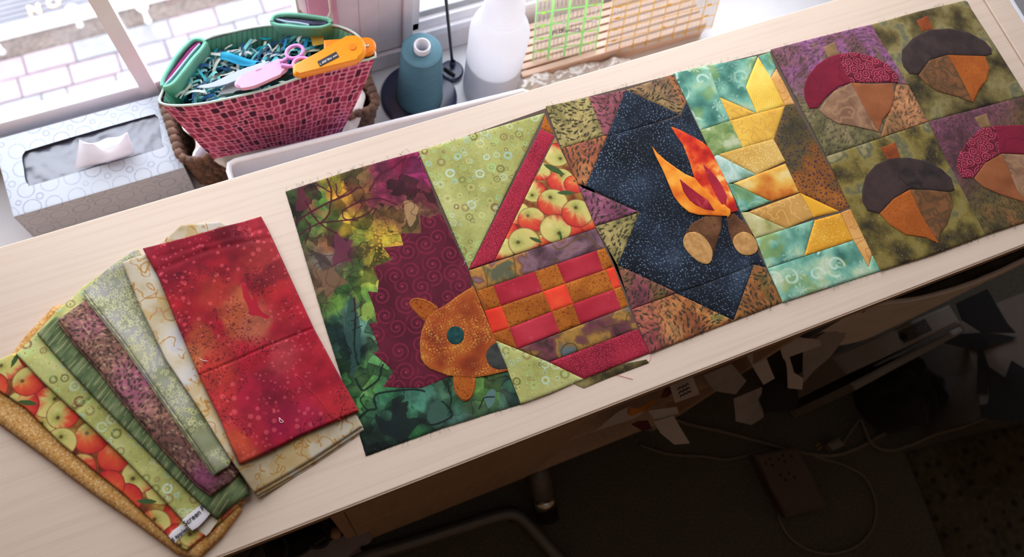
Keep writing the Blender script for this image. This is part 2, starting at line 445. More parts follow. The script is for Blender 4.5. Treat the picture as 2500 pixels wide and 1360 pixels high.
# left window: bottom rail, sash bar, pane
w1 = struct(box('window_1', -430, 150, 806, 824, -352, -300, FRAMEM, bev=3))
struct(box('sash_rail', -430, 150, 812, 832, -299, -268, FRAMEM, w1, 3))
struct(box('track', -430, 150, 800, 806, -330, -316, plain('grey_track', (160, 160, 164), 0.5), w1, 2))
struct(box('pane', -430, 146, 822, 825, -268, 1400, PANE, w1))
struct(box('jamb', 140, 156, 806, 840, -300, 1400, FRAMEM, w1, 2))
struct(box('head_rail', -430, 150, 806, 832, 1378, 1400, FRAMEM, w1, 2))
b0, b1 = UY(372, 232, 808), UY(239, 0, 808)
d = (b1 - b0); b1 = b0 + d * 6.4
struct(prism('sash_bar', [b0 + (-11, 0, 0), b0 + (11, 0, 0), b1 + (11, 0, 0), b1 + (-11, 0, 0)], (0, 16, 0), FRAMEM, w1))
# mullion between the windows and the pink strip next to the first pane
tr = struct(box('trim_1', 156, 330, 808, 834, SILL_Z, 1400, MULLM, bev=1))
struct(box('pink_trim', 156, 198, 801, 808, -350, 1400, PINKM, tr, 2))
for a, b, y in ((198.6, 232, 806), (232, 262, 804.6), (262, 300, 805.4)):
    struct(box('moulding', a, b, y, 808, -372, 1400, MULLM, tr, 1.2))
# right window
w2 = struct(box('window_2', 300, 1096, 800, 836, SILL_Z, -330, MULLM, bev=2))
struct(box('sash_rail', 316, 1080, 800, 830, -330, -312, FRAMEM, w2, 3))
struct(box('sash_rail', 316, 1080, 808, 836, -312, -290, FRAMEM, w2, 3))
struct(box('glazing_bead', 316, 1080, 816, 832, -290, -276, plain('grey_bead', (170, 172, 174), 0.5), w2, 2))
struct(box('pane', 318, 1078, 824, 827, -290, 1400, PANE, w2))
struct(box('jamb', 300, 317, 800, 836, -330, 1400, MULLM, w2, 2))
struct(box('jamb', 1079, 1096, 800, 836, -330, 1400, MULLM, w2, 2))
struct(box('head_rail', 316, 1080, 800, 836, 1378, 1400, MULLM, w2, 2))
struct(box('sill_block', 244, 300, 796, 803, -378, -338, MULLM, w2, 2))

# ---- outdoors, seen through the bottom of the window: ground, pavers, kerb, mat
GZ = -2600.0
SOILM = plain('outdoor_ground', (128, 122, 126), 0.95, var=0.1, scale=4)
gr = struct(box('trim_2', -3500, 4000, 1100, 5200, GZ - 60, GZ, SOILM)); gr.name = 'ground'
PAV = [plain('paver_%s' % n, c, 0.9, var=0.08, scale=25) for n, c in
       (('lilac', (137, 131, 141)), ('rose', (146, 130, 137)), ('pale', (148, 146, 151)), ('grey', (131, 130, 135)))]
base = {}
y0 = 1600.0; row = 0
while y0 < 2600:
    x0 = -1300.0 - (row % 3) * 70
    while x0 < 1500:
        w = random.choice((100, 200, 200)); k = (w, random.randrange(4))
        if k not in base:
            bm = bmesh.new(); bm_box(bm, 0, w - 6, 0, 94, -30, 12, 4)
            o = bm_obj('paver', bm, PAV[k[1]], gr); base[k] = o
        else:
            o = base[k].copy(); COL.objects.link(o)
        o.location = (x0 / 1000, y0 / 1000, (GZ + random.uniform(-3, 3)) / 1000)
        o['kind'] = 'structure'
        x0 += w
    y0 += 100; row += 1
for o in base.values(): pass
KERB = plain('white_kerb', (245, 245, 245), 0.8, var=0.02)
struct(box('kerb', -2500, 2500, 2692, 2740, GZ, GZ + 35, KERB, gr, 4))
struct(box('planting_strip', -2500, 2500, 2600, 2692, GZ, GZ + 6, plain('bark_mulch', (96, 84, 78), 0.95, var=0.4, scale=60, bump=0.6), gr))
struct(box('blown_out_ground', -330, 2500, 2740, 4200, GZ, GZ + 12, KERB, gr))  # overexposed area of ground, its glare put in as a white slab
mat = thing('outdoor_mat', 'grey ribbed doormat outdoors with the letters N and O', 'mat', (-700, 3050, GZ))
MATM = plain('grey_mat', (120, 120, 128), 0.95, var=0.08, scale=15)
bm = bmesh.new(); bm_box(bm, -1500, -385, 2745, 3500, GZ, GZ + 14)
for k in range(30): bm_box(bm, -1498, -387, 2752 + k * 25, 2762 + k * 25, GZ + 14, GZ + 19)
bm_obj('mat_sheet', bm, MATM, mat)
ORANGE_L = plain('pale_orange_letter', (214, 176, 140), 0.8)
def text_obj(name, s, mat_, parent, origin, ux, uy, size, depth=0.3, font=None, bold=0.0):
    """lettering as a thin mesh on the plane spanned by ux, uy"""
    cu = bpy.data.curves.new(name, 'FONT'); cu.body = s; cu.size = size; cu.extrude = depth; cu.offset = bold
    cu.align_x = 'CENTER'; cu.align_y = 'CENTER'; cu.resolution_u = 3
    t = bpy.data.objects.new(name, cu); COL.objects.link(t)
    bpy.context.view_layer.update()
    me = bpy.data.meshes.new_from_object(t.evaluated_get(bpy.context.evaluated_depsgraph_get()))
    bpy.data.objects.remove(t); bpy.data.curves.remove(cu)
    ux = np.asarray(ux, float); ux /= np.linalg.norm(ux); uy = np.asarray(uy, float); uy -= ux * (uy @ ux); uy /= np.linalg.norm(uy)
    uz = np.cross(ux, uy); o = np.asarray(origin, float)
    for v in me.vertices:
        v.co = Vector(M(o + ux * v.co.x + uy * v.co.y + uz * v.co.z))
    me.materials.clear()
    return link(name, me, mat_, parent)
for s, p in (('N', (84, 25)), ('O', (131, 7))):
    text_obj('letter', s, ORANGE_L, mat, U(*p, GZ + 20), (1, 0.02, 0), (0, 1, 0), 70, 2, bold=3)
STAKE = plain('white_stake', (240, 240, 244), 0.7)
for k, (px, py, lab) in enumerate(((196, 62, 'white garden ornament on the kerb left of the sash bar'), (362, 52, 'white garden stake on the mulch right of the sash bar'), (6, 128, 'white garden ornament on the kerb at the left photo edge'))):
    g = U(px, py, GZ + 30); st = thing('garden_ornament', lab, 'ornament', g)
    lathe('stem', g[0], g[1], [(0, -2), (14, 0), (9, 20), (8, 90), (0, 92)], STAKE, st, 10)
    lathe('head', g[0], g[1], [(0, 88), (22, 96), (26, 112), (12, 130), (0, 134)], STAKE, st, 12)
for o in COL.objects:
    if o.name.startswith(('stem', 'head')) and o.parent and o.parent.name.startswith('garden_ornament'):
        o.location = (0, 0, (GZ + 30) / 1000)

# ================================================================== the sewing table
table = thing('sewing_table', 'long pale maple sewing table under the quilt blocks and folded fabrics', 'table', (100, 300, FLOOR_Z))
TY0, TY1 = 104.4, 494.5
box('tabletop', -1000, 996.5, TY0, TY1, -26, 0, MAPLE, table, 1.2)
box('side_leaf', 999.0, 1034, TY0, TY1, -26, 0, MAPLE, table, 1.2)
box('leaf_edge_band', 1034, 1040, TY0, TY1, -26, 0, PLASTIC_W, table, 1)
box('front_edge_band', -1000, 996.5, TY0 - 1.6, TY0, -25.6, -0.8, EDGE, table)
box('hinge_seam', 996.5, 999, TY0 + 2, TY1 - 2, -24, -3, EDGE, table)
# drawer unit under the front edge
CX0, CX1, CF = -20.0, 600.0, 110.0
box('side_panel', CX0 - 16, CX0, CF + 2, 470, -690, -27, MAPLE_V, table, 1)
box('side_panel', CX1 - 16, CX1, CF + 2, 470, -690, -27, MAPLE_V, table, 1)
dr = box('drawer_front', CX0 + 1, 286, CF, CF + 18, -335, -30, MAPLE_V, table, 1.5)
box('drawer_front', CX0 + 1, 286, CF, CF + 18, -676, -339, MAPLE_V, table, 1.5)
box('divider', 288, 304, CF + 2, 470, -676, -27, MAPLE_V, table, 1)
box('shelf', 304, CX1 - 16, CF + 2, 470, -336, -324, MAPLE_V, table, 1)
box('bottom_board', CX0, CX1 - 16, CF + 2, 470, -692, -676, MAPLE_V, table, 1)
box('back_panel', CX0, 996, 470, 484, -690, -27, MAPLE_V, table, 1)  # unseen panel, added to keep window light from under the table
box('leg_panel', -1000, CX0 - 18, 470, 484, -790, -27, MAPLE_V, table, 1)
for x, y in ((-14, 130), (580, 130), (-14, 455), (580, 455)):
    lathe('foot', x, y, [(0, FLOOR_Z), (20, FLOOR_Z), (20, -700), (14, -691), (0, -691)], PLASTIC_W, table, 16)
bm = bmesh.new(); bm_box(bm, 960, 990, 440, 470, FLOOR_Z, -27); bm_box(bm, 960, 990, 125, 155, FLOOR_Z, -27)
bm_obj('end_leg_frame', bm, MAPLE_V, table)

# ================================================================== cloth prints (dye colours only)
def swirls(x, y, s, seed, rmax=0.55, pitch=0.19, wd=0.28):
    d, _, dx, dy, h1, h2, h3 = cells(x, y, s, seed, 0.5)
    th = np.arctan2(dy, dx) * np.where(h1 > 0.5, 1, -1) + h2 * 6.28
    R = s * rmax * (0.75 + 0.4 * h3); P = s * pitch
    t = (d / P - th / (2 * np.pi)) % 1.0
    line = 1 - sst(wd * 0.55, wd, np.abs(t - 0.5))
    return line * (1 - sst(R * 0.9, R * 1.08, d)), d / s
def p_lime(x, y):
    c = ramp(fbm(x, y, 34, 3, 1), [(0, (152, 150, 76)), (0.5, (174, 172, 94)), (1, (192, 188, 118))])
    c = c * (0.97 + 0.06 * fbm(x, y, 2.5, 2, 4))[:, None]
    pal = np.array([(150, 196, 196), (214, 204, 132), (128, 76, 54), (158, 200, 120), (98, 98, 44), (196, 214, 200)]) / 255
    for s, seed, r0, r1, keep in ((16.0, 21, 2.9, 4.6, 0.86), (12.0, 77, 1.5, 2.6, 0.5)):
        d, _, dx, dy, h1, h2, h3 = cells(x, y, s, seed, 0.62)
        R = r0 + (r1 - r0) * h2; ang = np.arctan2(dy, dx)
        ray_ = 0.55 + 0.45 * np.cos(ang * np.round(12 + 6 * h3))
        w = (1 - sst(0.7, 1.15, np.abs(d - R) / (R * 0.27))) * np.where(h3 > 0.35, ray_, 0.85) * (h1 < keep)
        k = pal[np.minimum((h2 * 37.7 % 1 * 6).astype(int), 5)]
        c = c * (1 - 0.85 * w[:, None]) + k * 0.85 * w[:, None]
        dot = (1 - sst(0.5, 1.0, d / (R * 0.27))) * (h1 < keep)
        k2 = pal[np.minimum((h3 * 17.3 % 1 * 6).astype(int), 5)]; c = mix(c, k2, dot * 0.9)
    d, _, _, _, h1, h2, _ = cells(x, y, 6.5, 91, 0.9)
    k = pal[np.minimum((h2 * 6).astype(int), 5)]
    return mix(c, k, (1 - sst(0.35, 0.75, d)) * (h1 > 0.45))
def dots(c, x, y, s, seed, col, r0, r1, keep=1.0, jit=0.7, a=1.0):
    d, _, _, _, h1, h2, _ = cells(x, y, s, seed, jit)
    R = r0 + (r1 - r0) * h2
    return mix(c, np.asarray(col) / 255.0, (1 - sst(0.6, 1.15, d / R)) * (h1 < keep) * a)
def p_crimson_pebble(x, y):
    c = ramp(fbm(x, y, 25, 3, 9), [(0, (124, 18, 36)), (1, (166, 30, 50))])
    return dots(c, x, y, 2.7, 14, (206, 56, 84), 0.7, 1.1, 1, 0.5, 0.75)
def p_crimson(x, y, s=5):
    c = ramp(fbm(x, y, 40, 4, s), [(0, (146, 20, 38)), (0.5, (176, 30, 46)), (1, (192, 46, 60))])
    return dots(c, x, y, 13, s + 3, (206, 70, 92), 0.9, 2.4, 0.5, 0.9, 0.5)
def p_rust(x, y):
    c = ramp(fbm(x, y, 18, 3, 2), [(0, (158, 78, 12)), (1, (190, 104, 24))])
    c = dots(c, x, y, 2.6, 31, (112, 44, 12), 0.4, 0.85, 0.75, 0.8, 0.8)
    return dots(c, x, y, 7.0, 32, (120, 46, 14), 0.8, 1.5, 0.6, 0.9, 0.8)
def p_redorange(x, y): return ramp(fbm(x, y, 20, 3, 6), [(0, (224, 46, 26)), (1, (246, 74, 40))])
def p_ear(x, y): return p_rust(x, y) * np.array([0.98, 0.9, 0.9])
def p_face(x, y):
    c = ramp(fbm(x, y, 22, 4, 12), [(0, (132, 46, 20)), (0.5, (166, 70, 22)), (1, (180, 96, 30))])
    cx, cy = UXY(1075, 800, 2); q = np.hypot(x - cx, y - cy); band = .5 + .5 * np.sin(q / 2.1 + 3 * fbm(x, y, 30, 2, 6))
    for sp, sd, r0, r1, k in ((3.3, 61, .6, 1.05, .9), (2.5, 67, .4, .7, .7)):
        d, _, _, _, h1, h2, _ = cells(x, y, sp, sd, .55)
        w = (1 - sst(.6, 1.15, d / (r0 + (r1 - r0) * h2))) * (h1 < k) * (.35 + .65 * band) * sst(.05, .4, fbm(x, y, 26, 2, 3))
        c = mix(c, np.array([222, 168, 56]) / 255, w * .85)
    return c
def p_maroon_swirl(x, y):
    c = ramp(fbm(x, y, 20, 3, 15), [(0, (82, 18, 36)), (1, (102, 26, 46))])
    l, d = swirls(x, y, 21.0, 5, 0.60, 0.27, 0.20)
    c = mix(c, np.array([138, 34, 56]) / 255, l * 0.75)
    return mix(c, np.array([186, 70, 90]) / 255, (1 - sst(0.02, 0.08, d)) * 0.7)
def p_wine_swirl(x, y):
    c = ramp(fbm(x, y, 20, 3, 16), [(0, (88, 12, 30)), (1, (108, 20, 40))])
    l, d = swirls(x, y, 12.0, 9, 0.62, 0.27, 0.26)
    c = mix(c, np.array([210, 74, 100]) / 255, l * 0.85)
    return dots(c, x, y, 3.4, 44, (170, 90, 60), 0.3, 0.6, 0.25)
def p_wine(x, y):
    c = ramp(fbm(x, y, 30, 4, 18), [(0, (116, 14, 38)), (1, (140, 24, 50))])
    r = iso(lambda a, b: fbm(a, b, 22, 2, 60), x, y)
    return mix(c, np.array([92, 10, 36]) / 255, (1 - sst(.3, 1.0, r)) * 0.6)
def p_teal_dark(x, y): return ramp(fbm(x, y, 4, 3, 1), [(0, (16, 52, 52)), (1, (32, 82, 78))])
def p_nose(x, y): return ramp(fbm(x, y, 6, 3, 1), [(0, (48, 50, 46)), (1, (66, 66, 60))])
zh = zoom(690, 360, 1.79); zb = zoom(1020, 260, 1.838); zc = zoom(1340, 200, 2.0); zs = zoom(1640, 100, 2.125); za = zoom(1880, 0, 2.0613)
H_ANCH = anchors_from(zh, [(30, 200, (80, 90, 50)), (110, 170, (110, 60, 60)), (190, 140, (190, 150, 50)), (160, 230, (90, 130, 50)), (250, 215, (215, 150, 40)),
    (330, 110, (110, 80, 45)), (420, 90, (130, 40, 72)), (520, 60, (150, 28, 72)), (590, 90, (156, 40, 94)), (600, 220, (110, 40, 50)), (420, 200, (136, 40, 70)),
    (320, 200, (130, 70, 40)), (560, 265, (170, 120, 76)), (480, 280, (120, 80, 40)), (290, 340, (222, 170, 46)), (200, 320, (120, 126, 50)), (100, 330, (84, 110, 50)), (330, 400, (140, 138, 50)),
    (440, 400, (196, 150, 46)), (400, 500, (140, 110, 40)), (200, 430, (124, 80, 50)), (260, 420, (100, 40, 62)), (180, 500, (126, 100, 90)), (330, 520, (64, 76, 40)),
    (380, 560, (176, 170, 64)), (200, 600, (116, 82, 60)), (280, 620, (70, 104, 50)), (260, 680, (120, 150, 60)), (330, 640, (126, 156, 64)), (300, 700, (84, 104, 90)),
    (240, 800, (28, 52, 46)), (320, 780, (90, 132, 112)), (380, 720, (124, 156, 64)), (300, 900, (30, 52, 50)), (260, 950, (40, 70, 40)), (400, 960, (92, 136, 80)),
    (360, 1050, (104, 156, 80)), (300, 1100, (64, 126, 62)), (450, 1100, (66, 130, 92)), (520, 1130, (40, 70, 56)), (400, 1290, (25, 40, 30)), (500, 1250, (30, 50, 40)),
    (600, 1270, (52, 104, 62)), (600, 1100, (72, 126, 102)), (700, 1050, (62, 96, 70)), (680, 1180, (40, 62, 50)), (760, 1180, (62, 94, 80)), (860, 1050, (96, 126, 60)),
    (920, 1060, (84, 116, 60)), (960, 1100, (72, 94, 80)), (850, 1150, (72, 88, 62)), (1000, 1060, (54, 84, 70)), (60, 300, (60, 50, 40)), (130, 260, (150, 100, 60)), (480, 230, (120, 40, 60))])
def zpoly(zm, pts, z=2.0): return [UXY(*zm(a, b), z) for a, b in pts]
LEAVES = [(zpoly(zh, smooth_poly([(480, 1100), (515, 1115), (552, 1112), (540, 1180), (585, 1180), (640, 1192), (590, 1215), (560, 1250), (520, 1300), (470, 1262), (430, 1240), (402, 1165), (440, 1185), (472, 1190)], 4)), (22, 30, 30)),
          (zpoly(zh, smooth_poly([(230, 365), (262, 400), (300, 420), (285, 470), (305, 500), (260, 500), (220, 520), (225, 450)], 4)), (104, 44, 62)),
          (zpoly(zh, smooth_poly([(120, 500), (165, 545), (220, 520), (240, 560), (290, 590), (240, 610), (200, 660), (175, 600), (140, 560)], 4)), (120, 88, 62)),
          (zpoly(zh, smooth_poly([(75, 170), (100, 200), (120, 240), (90, 275), (60, 270), (65, 215)], 4)), (92, 32, 48)),
          (zpoly(zh, smooth_poly([(530, 235), (575, 240), (590, 280), (560, 345), (540, 300)], 4)), (170, 130, 84)),
          (zpoly(zh, smooth_poly([(300, 640), (330, 740), (345, 830), (330, 960), (300, 1000), (295, 900), (270, 800)], 4)), (44, 74, 66)),
          (zpoly(zh, smooth_poly([(350, 690), (385, 680), (398, 720), (370, 760), (345, 740)], 4)), (140, 166, 66)),
          (zpoly(zh, smooth_poly([(880, 1100), (905, 1060), (930, 1062), (925, 1110), (900, 1140)], 4)), (92, 122, 122)),
          (zpoly(zh, smooth_poly([(640, 1130), (700, 1100), (720, 1160), (690, 1220), (640, 1200)], 4)), (58, 88, 74))]
STROKES = [([UXY(*zh(*p), 2) for p in smooth_poly(L, 4, False)], w) for L, w in [
    ([(40, 340), (95, 300), (190, 245), (285, 205), (325, 175)], 1.5), ([(70, 385), (150, 335), (240, 322), (340, 305), (400, 262)], 1.2), ([(190, 125), (212, 200), (203, 290), (165, 330)], 1.3),
    ([(262, 275), (330, 240), (420, 222), (500, 250)], 1.2), ([(262, 275), (270, 310), (330, 318)], 1.0), ([(100, 235), (160, 330), (235, 375)], 1.3), ([(90, 300), (120, 350), (95, 420)], 1.0), ([(205, 195), (150, 160), (130, 130)], .9),
    ([(230, 160), (245, 215), (300, 180)], .9), ([(320, 1010), (345, 1060), (372, 1050), (420, 1010), (436, 950)], 1.3), ([(330, 1185), (372, 1150), (410, 1140), (398, 1095), (430, 1072), (565, 1058), (620, 1065)], 1.4),
    ([(372, 1150), (340, 1110), (355, 1080)], 1.0), ([(700, 1110), (742, 1170), (660, 1212), (600, 1200)], 1.3), ([(720, 1030), (735, 1090), (730, 1160)], 1.1), ([(860, 1140), (880, 1095), (925, 1090)], .9), ([(540, 40), (480, 90), (420, 120), (380, 190)], 1.0),
    ([(620, 200), (560, 190), (500, 215)], 1.0), ([(310, 660), (318, 760), (312, 850), (330, 950)], 1.2), ([(300, 720), (340, 690)], .7), ([(305, 760), (348, 730)], .7), ([(305, 800), (345, 780)], .7), ([(215, 860), (260, 840), (300, 900)], 1.0)]]
def p_leafy(x, y):
    c = paint(x, y, H_ANCH, 9.0, 6.0, 13.0, 3) * .93
    c = c * (0.78 + 0.44 * fbm(x, y, 8, 4, 40))[:, None]
    wx = x + 16 * (fbm(x, y, 20, 3, 141) - .5); wy = y + 16 * (fbm(x, y, 20, 3, 142) - .5)
    d, sec, dx, dy, h1, h2, h3 = cells(wx, wy, 17, 143, .95)
    c = c * (.6 + .55 * h1)[:, None]; c = mix(c, c * np.array([.8, 1.05, .85]), sst(.4, .6, h2) * .5)
    c = mix(c, c * .4, (1 - sst(.5, 1.3, sec - d)) * (h3 > .55) * .7)
    th = np.arctan2(dy, dx); c = mix(c, c * 1.35, (np.abs(np.sin(th * 5)) < .12) * (d < 5) * (h3 > .6) * .7)
    for pl, col in LEAVES:
        m = in_poly(x + 2 * (fbm(x, y, 5, 2, 8) - .5), y, pl); c = mix(c, np.asarray(col) / 255.0, m * 0.85)
    q = sst(0.35, 0.6, fbm(x, y, 60, 2, 77))
    r2 = iso(lambda a, b: fbm(a, b, 22, 2, 88), x, y) / 45
    dk = mix(flat(x, (0.30, 0.08, 0.14)), flat(x, (0.07, 0.12, 0.10)), sst(330, 270, y))
    c = mix(c, dk, (1 - sst(0.004, 0.014, r2)) * q * 0.55)
    for st, w in STROKES:
        dd = edge_dist(x + 1.6 * (fbm(x, y, 6, 2, 151) - .5), y, st, False); c = mix(c, dk, (1 - sst(w * .6, w, dd)) * .92)
    d, _, _, _, h1, h2, _ = cells(x, y, 5.2, 71, 0.8)
    cx, cy = UXY(*zh(430, 415)); m = np.exp(-((x - cx) ** 2 + (y - cy) ** 2) / 420)
    return mix(c, np.array([226, 166, 40]) / 255, (1 - sst(0.9, 1.6, d)) * m)
def apple_list(x0, x1, y0, y1, sp, seed):
    r = random.Random(seed); L = []
    for j in range(int((y1 - y0) / (sp * .86)) + 2):
        for i in range(int((x1 - x0) / sp) + 2):
            L.append((x0 + (i + (j % 2) * .5 + r.uniform(-.22, .22)) * sp, y0 + (j + r.uniform(-.2, .2)) * sp * .86, sp * r.uniform(.54, .62), r.random(), r.uniform(0, 6.28), r.random()))
    r.shuffle(L); return L
def p_apples(x, y, L, leaves=()):
    c = ramp(fbm(x, y, 9, 2, 5), [(0, (110, 40, 20)), (1, (168, 130, 50))])
    for ax, ay, R, h, th, h2 in L:
        dx = x - ax; dy = y - ay; d = np.hypot(dx, dy * 1.06)
        m = d < R
        if not m.any(): continue
        dx, dy, d = dx[m], dy[m], d[m]; a = np.arctan2(dy, dx)
        sx, sy = ax + R * .38 * math.cos(th), ay + R * .38 * math.sin(th)        # the stem end
        ds = np.hypot(x[m] - sx, y[m] - sy); as_ = np.arctan2(y[m] - sy, x[m] - sx)
        streak = vnoise(as_ * 5 + 50 * h, ds * 0.1, int(h * 99)) * .65 + vnoise(as_ * 16, ds * .2, 7) * .35
        bl = sst(-.25, .55, (dx * math.cos(th + 2.2) + dy * math.sin(th + 2.2)) / R + (streak - .5) * .6 + (h2 - .42) * 1.5)
        g = ramp(np.clip(ds / R * .7 + .2 * (streak - .5), 0, 1), [(0, (142, 140, 56)), (.3, (196, 184, 98)), (.75, (214, 188, 104)), (1, (156, 152, 60))])
        rd = ramp(np.clip(ds / R * .6 + .25 * (streak - .5), 0, 1), [(0, (226, 140, 60)), (.35, (222, 74, 40)), (.8, (192, 30, 34)), (1, (140, 18, 28))])
        k = mix(g, rd, bl * .95)
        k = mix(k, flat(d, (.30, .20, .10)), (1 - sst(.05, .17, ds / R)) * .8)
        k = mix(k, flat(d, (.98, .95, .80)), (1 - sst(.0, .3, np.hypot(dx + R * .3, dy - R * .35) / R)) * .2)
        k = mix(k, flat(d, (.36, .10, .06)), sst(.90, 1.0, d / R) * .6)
        c[m] = k
    for lx, ly, ln, th in leaves:
        u = (x - lx) * math.cos(th) + (y - ly) * math.sin(th); v = -(x - lx) * math.sin(th) + (y - ly) * math.cos(th)
        wdt = ln * .26 * np.clip(1 - (u / ln) ** 2, 0, 1)
        m = np.abs(v) < wdt
        k = ramp(np.clip(np.abs(((u - np.abs(v) * 1.2) / ln * 7) % 1 - .5) * 2, 0, 1), [(0, (40, 66, 30)), (1, (84, 106, 50))])
        c = mix(c, k, m * 1.0)
    return c
BASKET_APPLES = []
for a, b, R, h, th, h2 in [(640, 330, 66, .3, 1, .5), (520, 380, 60, .2, 4, .2), (550, 290, 52, .6, 2, .25), (700, 350, 50, .1, 1, .95), (625, 215, 66, .8, 5, .2), (400, 560, 55, .5, 3, .8),
        (450, 480, 60, .4, 2.6, .15), (560, 610, 40, .4, 2.6, .9), (510, 508, 66, .7, 2, .62), (690, 540, 60, .3, 2, .8), (380, 640, 60, .1, 2, .1), (780, 520, 60, .1, 2, .6), (605, 432, 74, .9, 1.6, .4), (478, 610, 76, .25, 2.8, .12), (618, 548, 76, .35, 4.9, .02), (715, 480, 76, .55, 1.4, .42)]:
    q = UXY(*zb(a, b), 2); BASKET_APPLES.append((q[0], q[1], R / 1.838 / 2.17, h, th, h2))
BASKET_LEAVES = []
for a, b, ln, dg in ((612, 282, 58, -65), (665, 388, 44, -35), (530, 600, 34, -60), (640, 580, 24, 60)):
    q = UXY(*zb(a, b), 2); BASKET_LEAVES.append((q[0], q[1], ln / 1.838 / 2.17, math.radians(dg + 17)))
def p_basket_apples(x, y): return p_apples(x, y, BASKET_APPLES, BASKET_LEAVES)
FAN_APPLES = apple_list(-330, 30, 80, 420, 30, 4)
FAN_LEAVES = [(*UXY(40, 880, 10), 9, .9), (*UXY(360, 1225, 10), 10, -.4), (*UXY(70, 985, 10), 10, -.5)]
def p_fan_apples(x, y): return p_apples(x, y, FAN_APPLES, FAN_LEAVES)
def batik(stops, s=16, seed=1, warp=8, mark=None):
    def f(x, y):
        u = x + warp * (fbm(x, y, s, 3, seed + 9) - .5); v = y + warp * (fbm(x, y, s, 3, seed + 19) - .5)
        c = ramp(fbm(u, v, s, 5, seed), stops)
        return mark(c, x, y) if mark else c
    return f
def branch(col, s=24, seed=3, w=.02, a=.75):
    def f(c, x, y):
        r = iso(lambda p, q: fbm(p, q, s, 2, seed), x, y) / 40
        return mix(c, np.asarray(col) / 255.0, (1 - sst(w * .5, w, r)) * a)
    return f
p_band = batik([(0, (52, 34, 36)), (.3, (98, 66, 74)), (.55, (136, 98, 108)), (.7, (118, 76, 66)), (.84, (184, 122, 46)), (1, (92, 92, 66))], 26, 4, 10, branch((104, 74, 30), 22, 8, .03))
p_band_low = batik([(0, (60, 40, 36)), (.3, (114, 56, 66)), (.5, (112, 70, 54)), (.68, (170, 122, 46)), (.82, (130, 96, 56)), (1, (94, 104, 104))], 22, 14, 10, branch((78, 60, 30), 22, 18, .025))
def tiger(stops, seed, ang=0.4, s=26, dk=.85):
    f0 = batik(stops, s, seed, 10)
    def f(x, y):
        c = f0(x, y)
        c = c * (.86 + .28 * fbm(x, y, 6, 3, seed + 30))[:, None]
        c = dashes(c * 1.06, x, y, 7.0, seed + 5, (50, 44, 32), ang, 4.6, 1.1, .9, dk)
        c = dashes(c, x + 31, y + 17, 5.0, seed + 6, (60, 52, 38), ang + .5, 2.4, .8, .5, dk * .8)
        return dots(c, x, y, 4.5, seed + 2, (206, 168, 110), .3, .7, .3, .9, .5)
    return f
p_olive = tiger([(0, (96, 88, 44)), (.5, (134, 120, 66)), (1, (168, 146, 86))], 3)
p_mauve = tiger([(0, (108, 52, 58)), (.5, (146, 76, 86)), (1, (170, 96, 84))], 11)
p_orange_brown = tiger([(0, (124, 60, 60)), (.45, (156, 86, 48)), (1, (180, 112, 66))], 23, 1.4)
p_purple = tiger([(0, (98, 48, 66)), (.5, (128, 66, 90)), (1, (140, 78, 96))], 37)
p_purple_mix = tiger([(0, (82, 44, 50)), (.4, (118, 56, 66)), (.7, (128, 70, 58)), (1, (110, 88, 44))], 41, .8)
def p_sunset_brown(x, y):
    f = tiger([(0, (126, 66, 40)), (.4, (160, 92, 44)), (.7, (176, 118, 60)), (1, (126, 112, 54))], 53, .9)(x, y)
    g = tiger([(0, (110, 42, 52)), (.5, (150, 70, 66)), (1, (196, 116, 72))], 57, .2)(x, y)
    cx = UXY(*zc(590, 1160))[0]; return mix(g, f, sst(-40, 26, x - cx))
p_corner = tiger([(0, (92, 60, 34)), (.4, (132, 78, 36)), (.7, (142, 88, 40)), (1, (96, 84, 40))], 61, 1.0)
def p_corner_top(x, y):
    f = tiger([(0, (100, 72, 56)), (.5, (136, 104, 68)), (1, (150, 124, 70))], 67, .2)(x, y)
    g = tiger([(0, (150, 84, 44)), (1, (190, 118, 66))], 69, 1.4)(x, y)
    cx = UXY(*zc(590, 20))[0]; return mix(f, g, sst(-4, 8, x - cx))
def p_navy(x, y):
    c = ramp(fbm(x, y, 42, 5, 19), [(0, (12, 15, 22)), (.45, (20, 26, 38)), (.75, (34, 44, 60)), (1, (58, 70, 86))])
    m = .55 + .45 * fbm(x, y, 24, 2, 99)
    for s, sd, k in ((3.9, 101, .8), (5.4, 103, .6)):
        d, _, _, _, h1, h2, _ = cells(x, y, s, sd, .75)
        c = mix(c, np.array([140, 164, 186]) / 255, (1 - sst(.3, .8, d / (.7 + .55 * h2))) * (h1 < k) * m * .95)
    return c
def p_flame_o(x, y): return ramp(fbm(x, y, 18, 4, 7), [(0, (214, 84, 16)), (.5, (240, 128, 22)), (1, (250, 164, 50))])
def p_flame_r(x, y): return ramp(fbm(x, y, 15, 4, 29), [(0, (176, 22, 18)), (.35, (214, 46, 18)), (.6, (232, 88, 26)), (.85, (246, 150, 60)), (1, (250, 190, 110))])
def p_flame_in(x, y):
    return ramp(fbm(x, y, 9, 3, 33), [(0, (128, 14, 32)), (.6, (164, 24, 42)), (1, (196, 70, 70))])
def p_log(x, y):
    c = ramp(fbm(x, y, 12, 4, 4), [(0, (84, 48, 26)), (1, (122, 78, 44))]); r = np.abs(fbm(x, y, 9, 2, 9) - .5)
    return mix(c, np.array([72, 38, 20]) / 255, (1 - sst(.02, .06, r)) * .7)
def p_logend(x, y):
    c = ramp(fbm(x, y, 4, 3, 4), [(0, (176, 122, 62)), (1, (206, 152, 88))]); return c
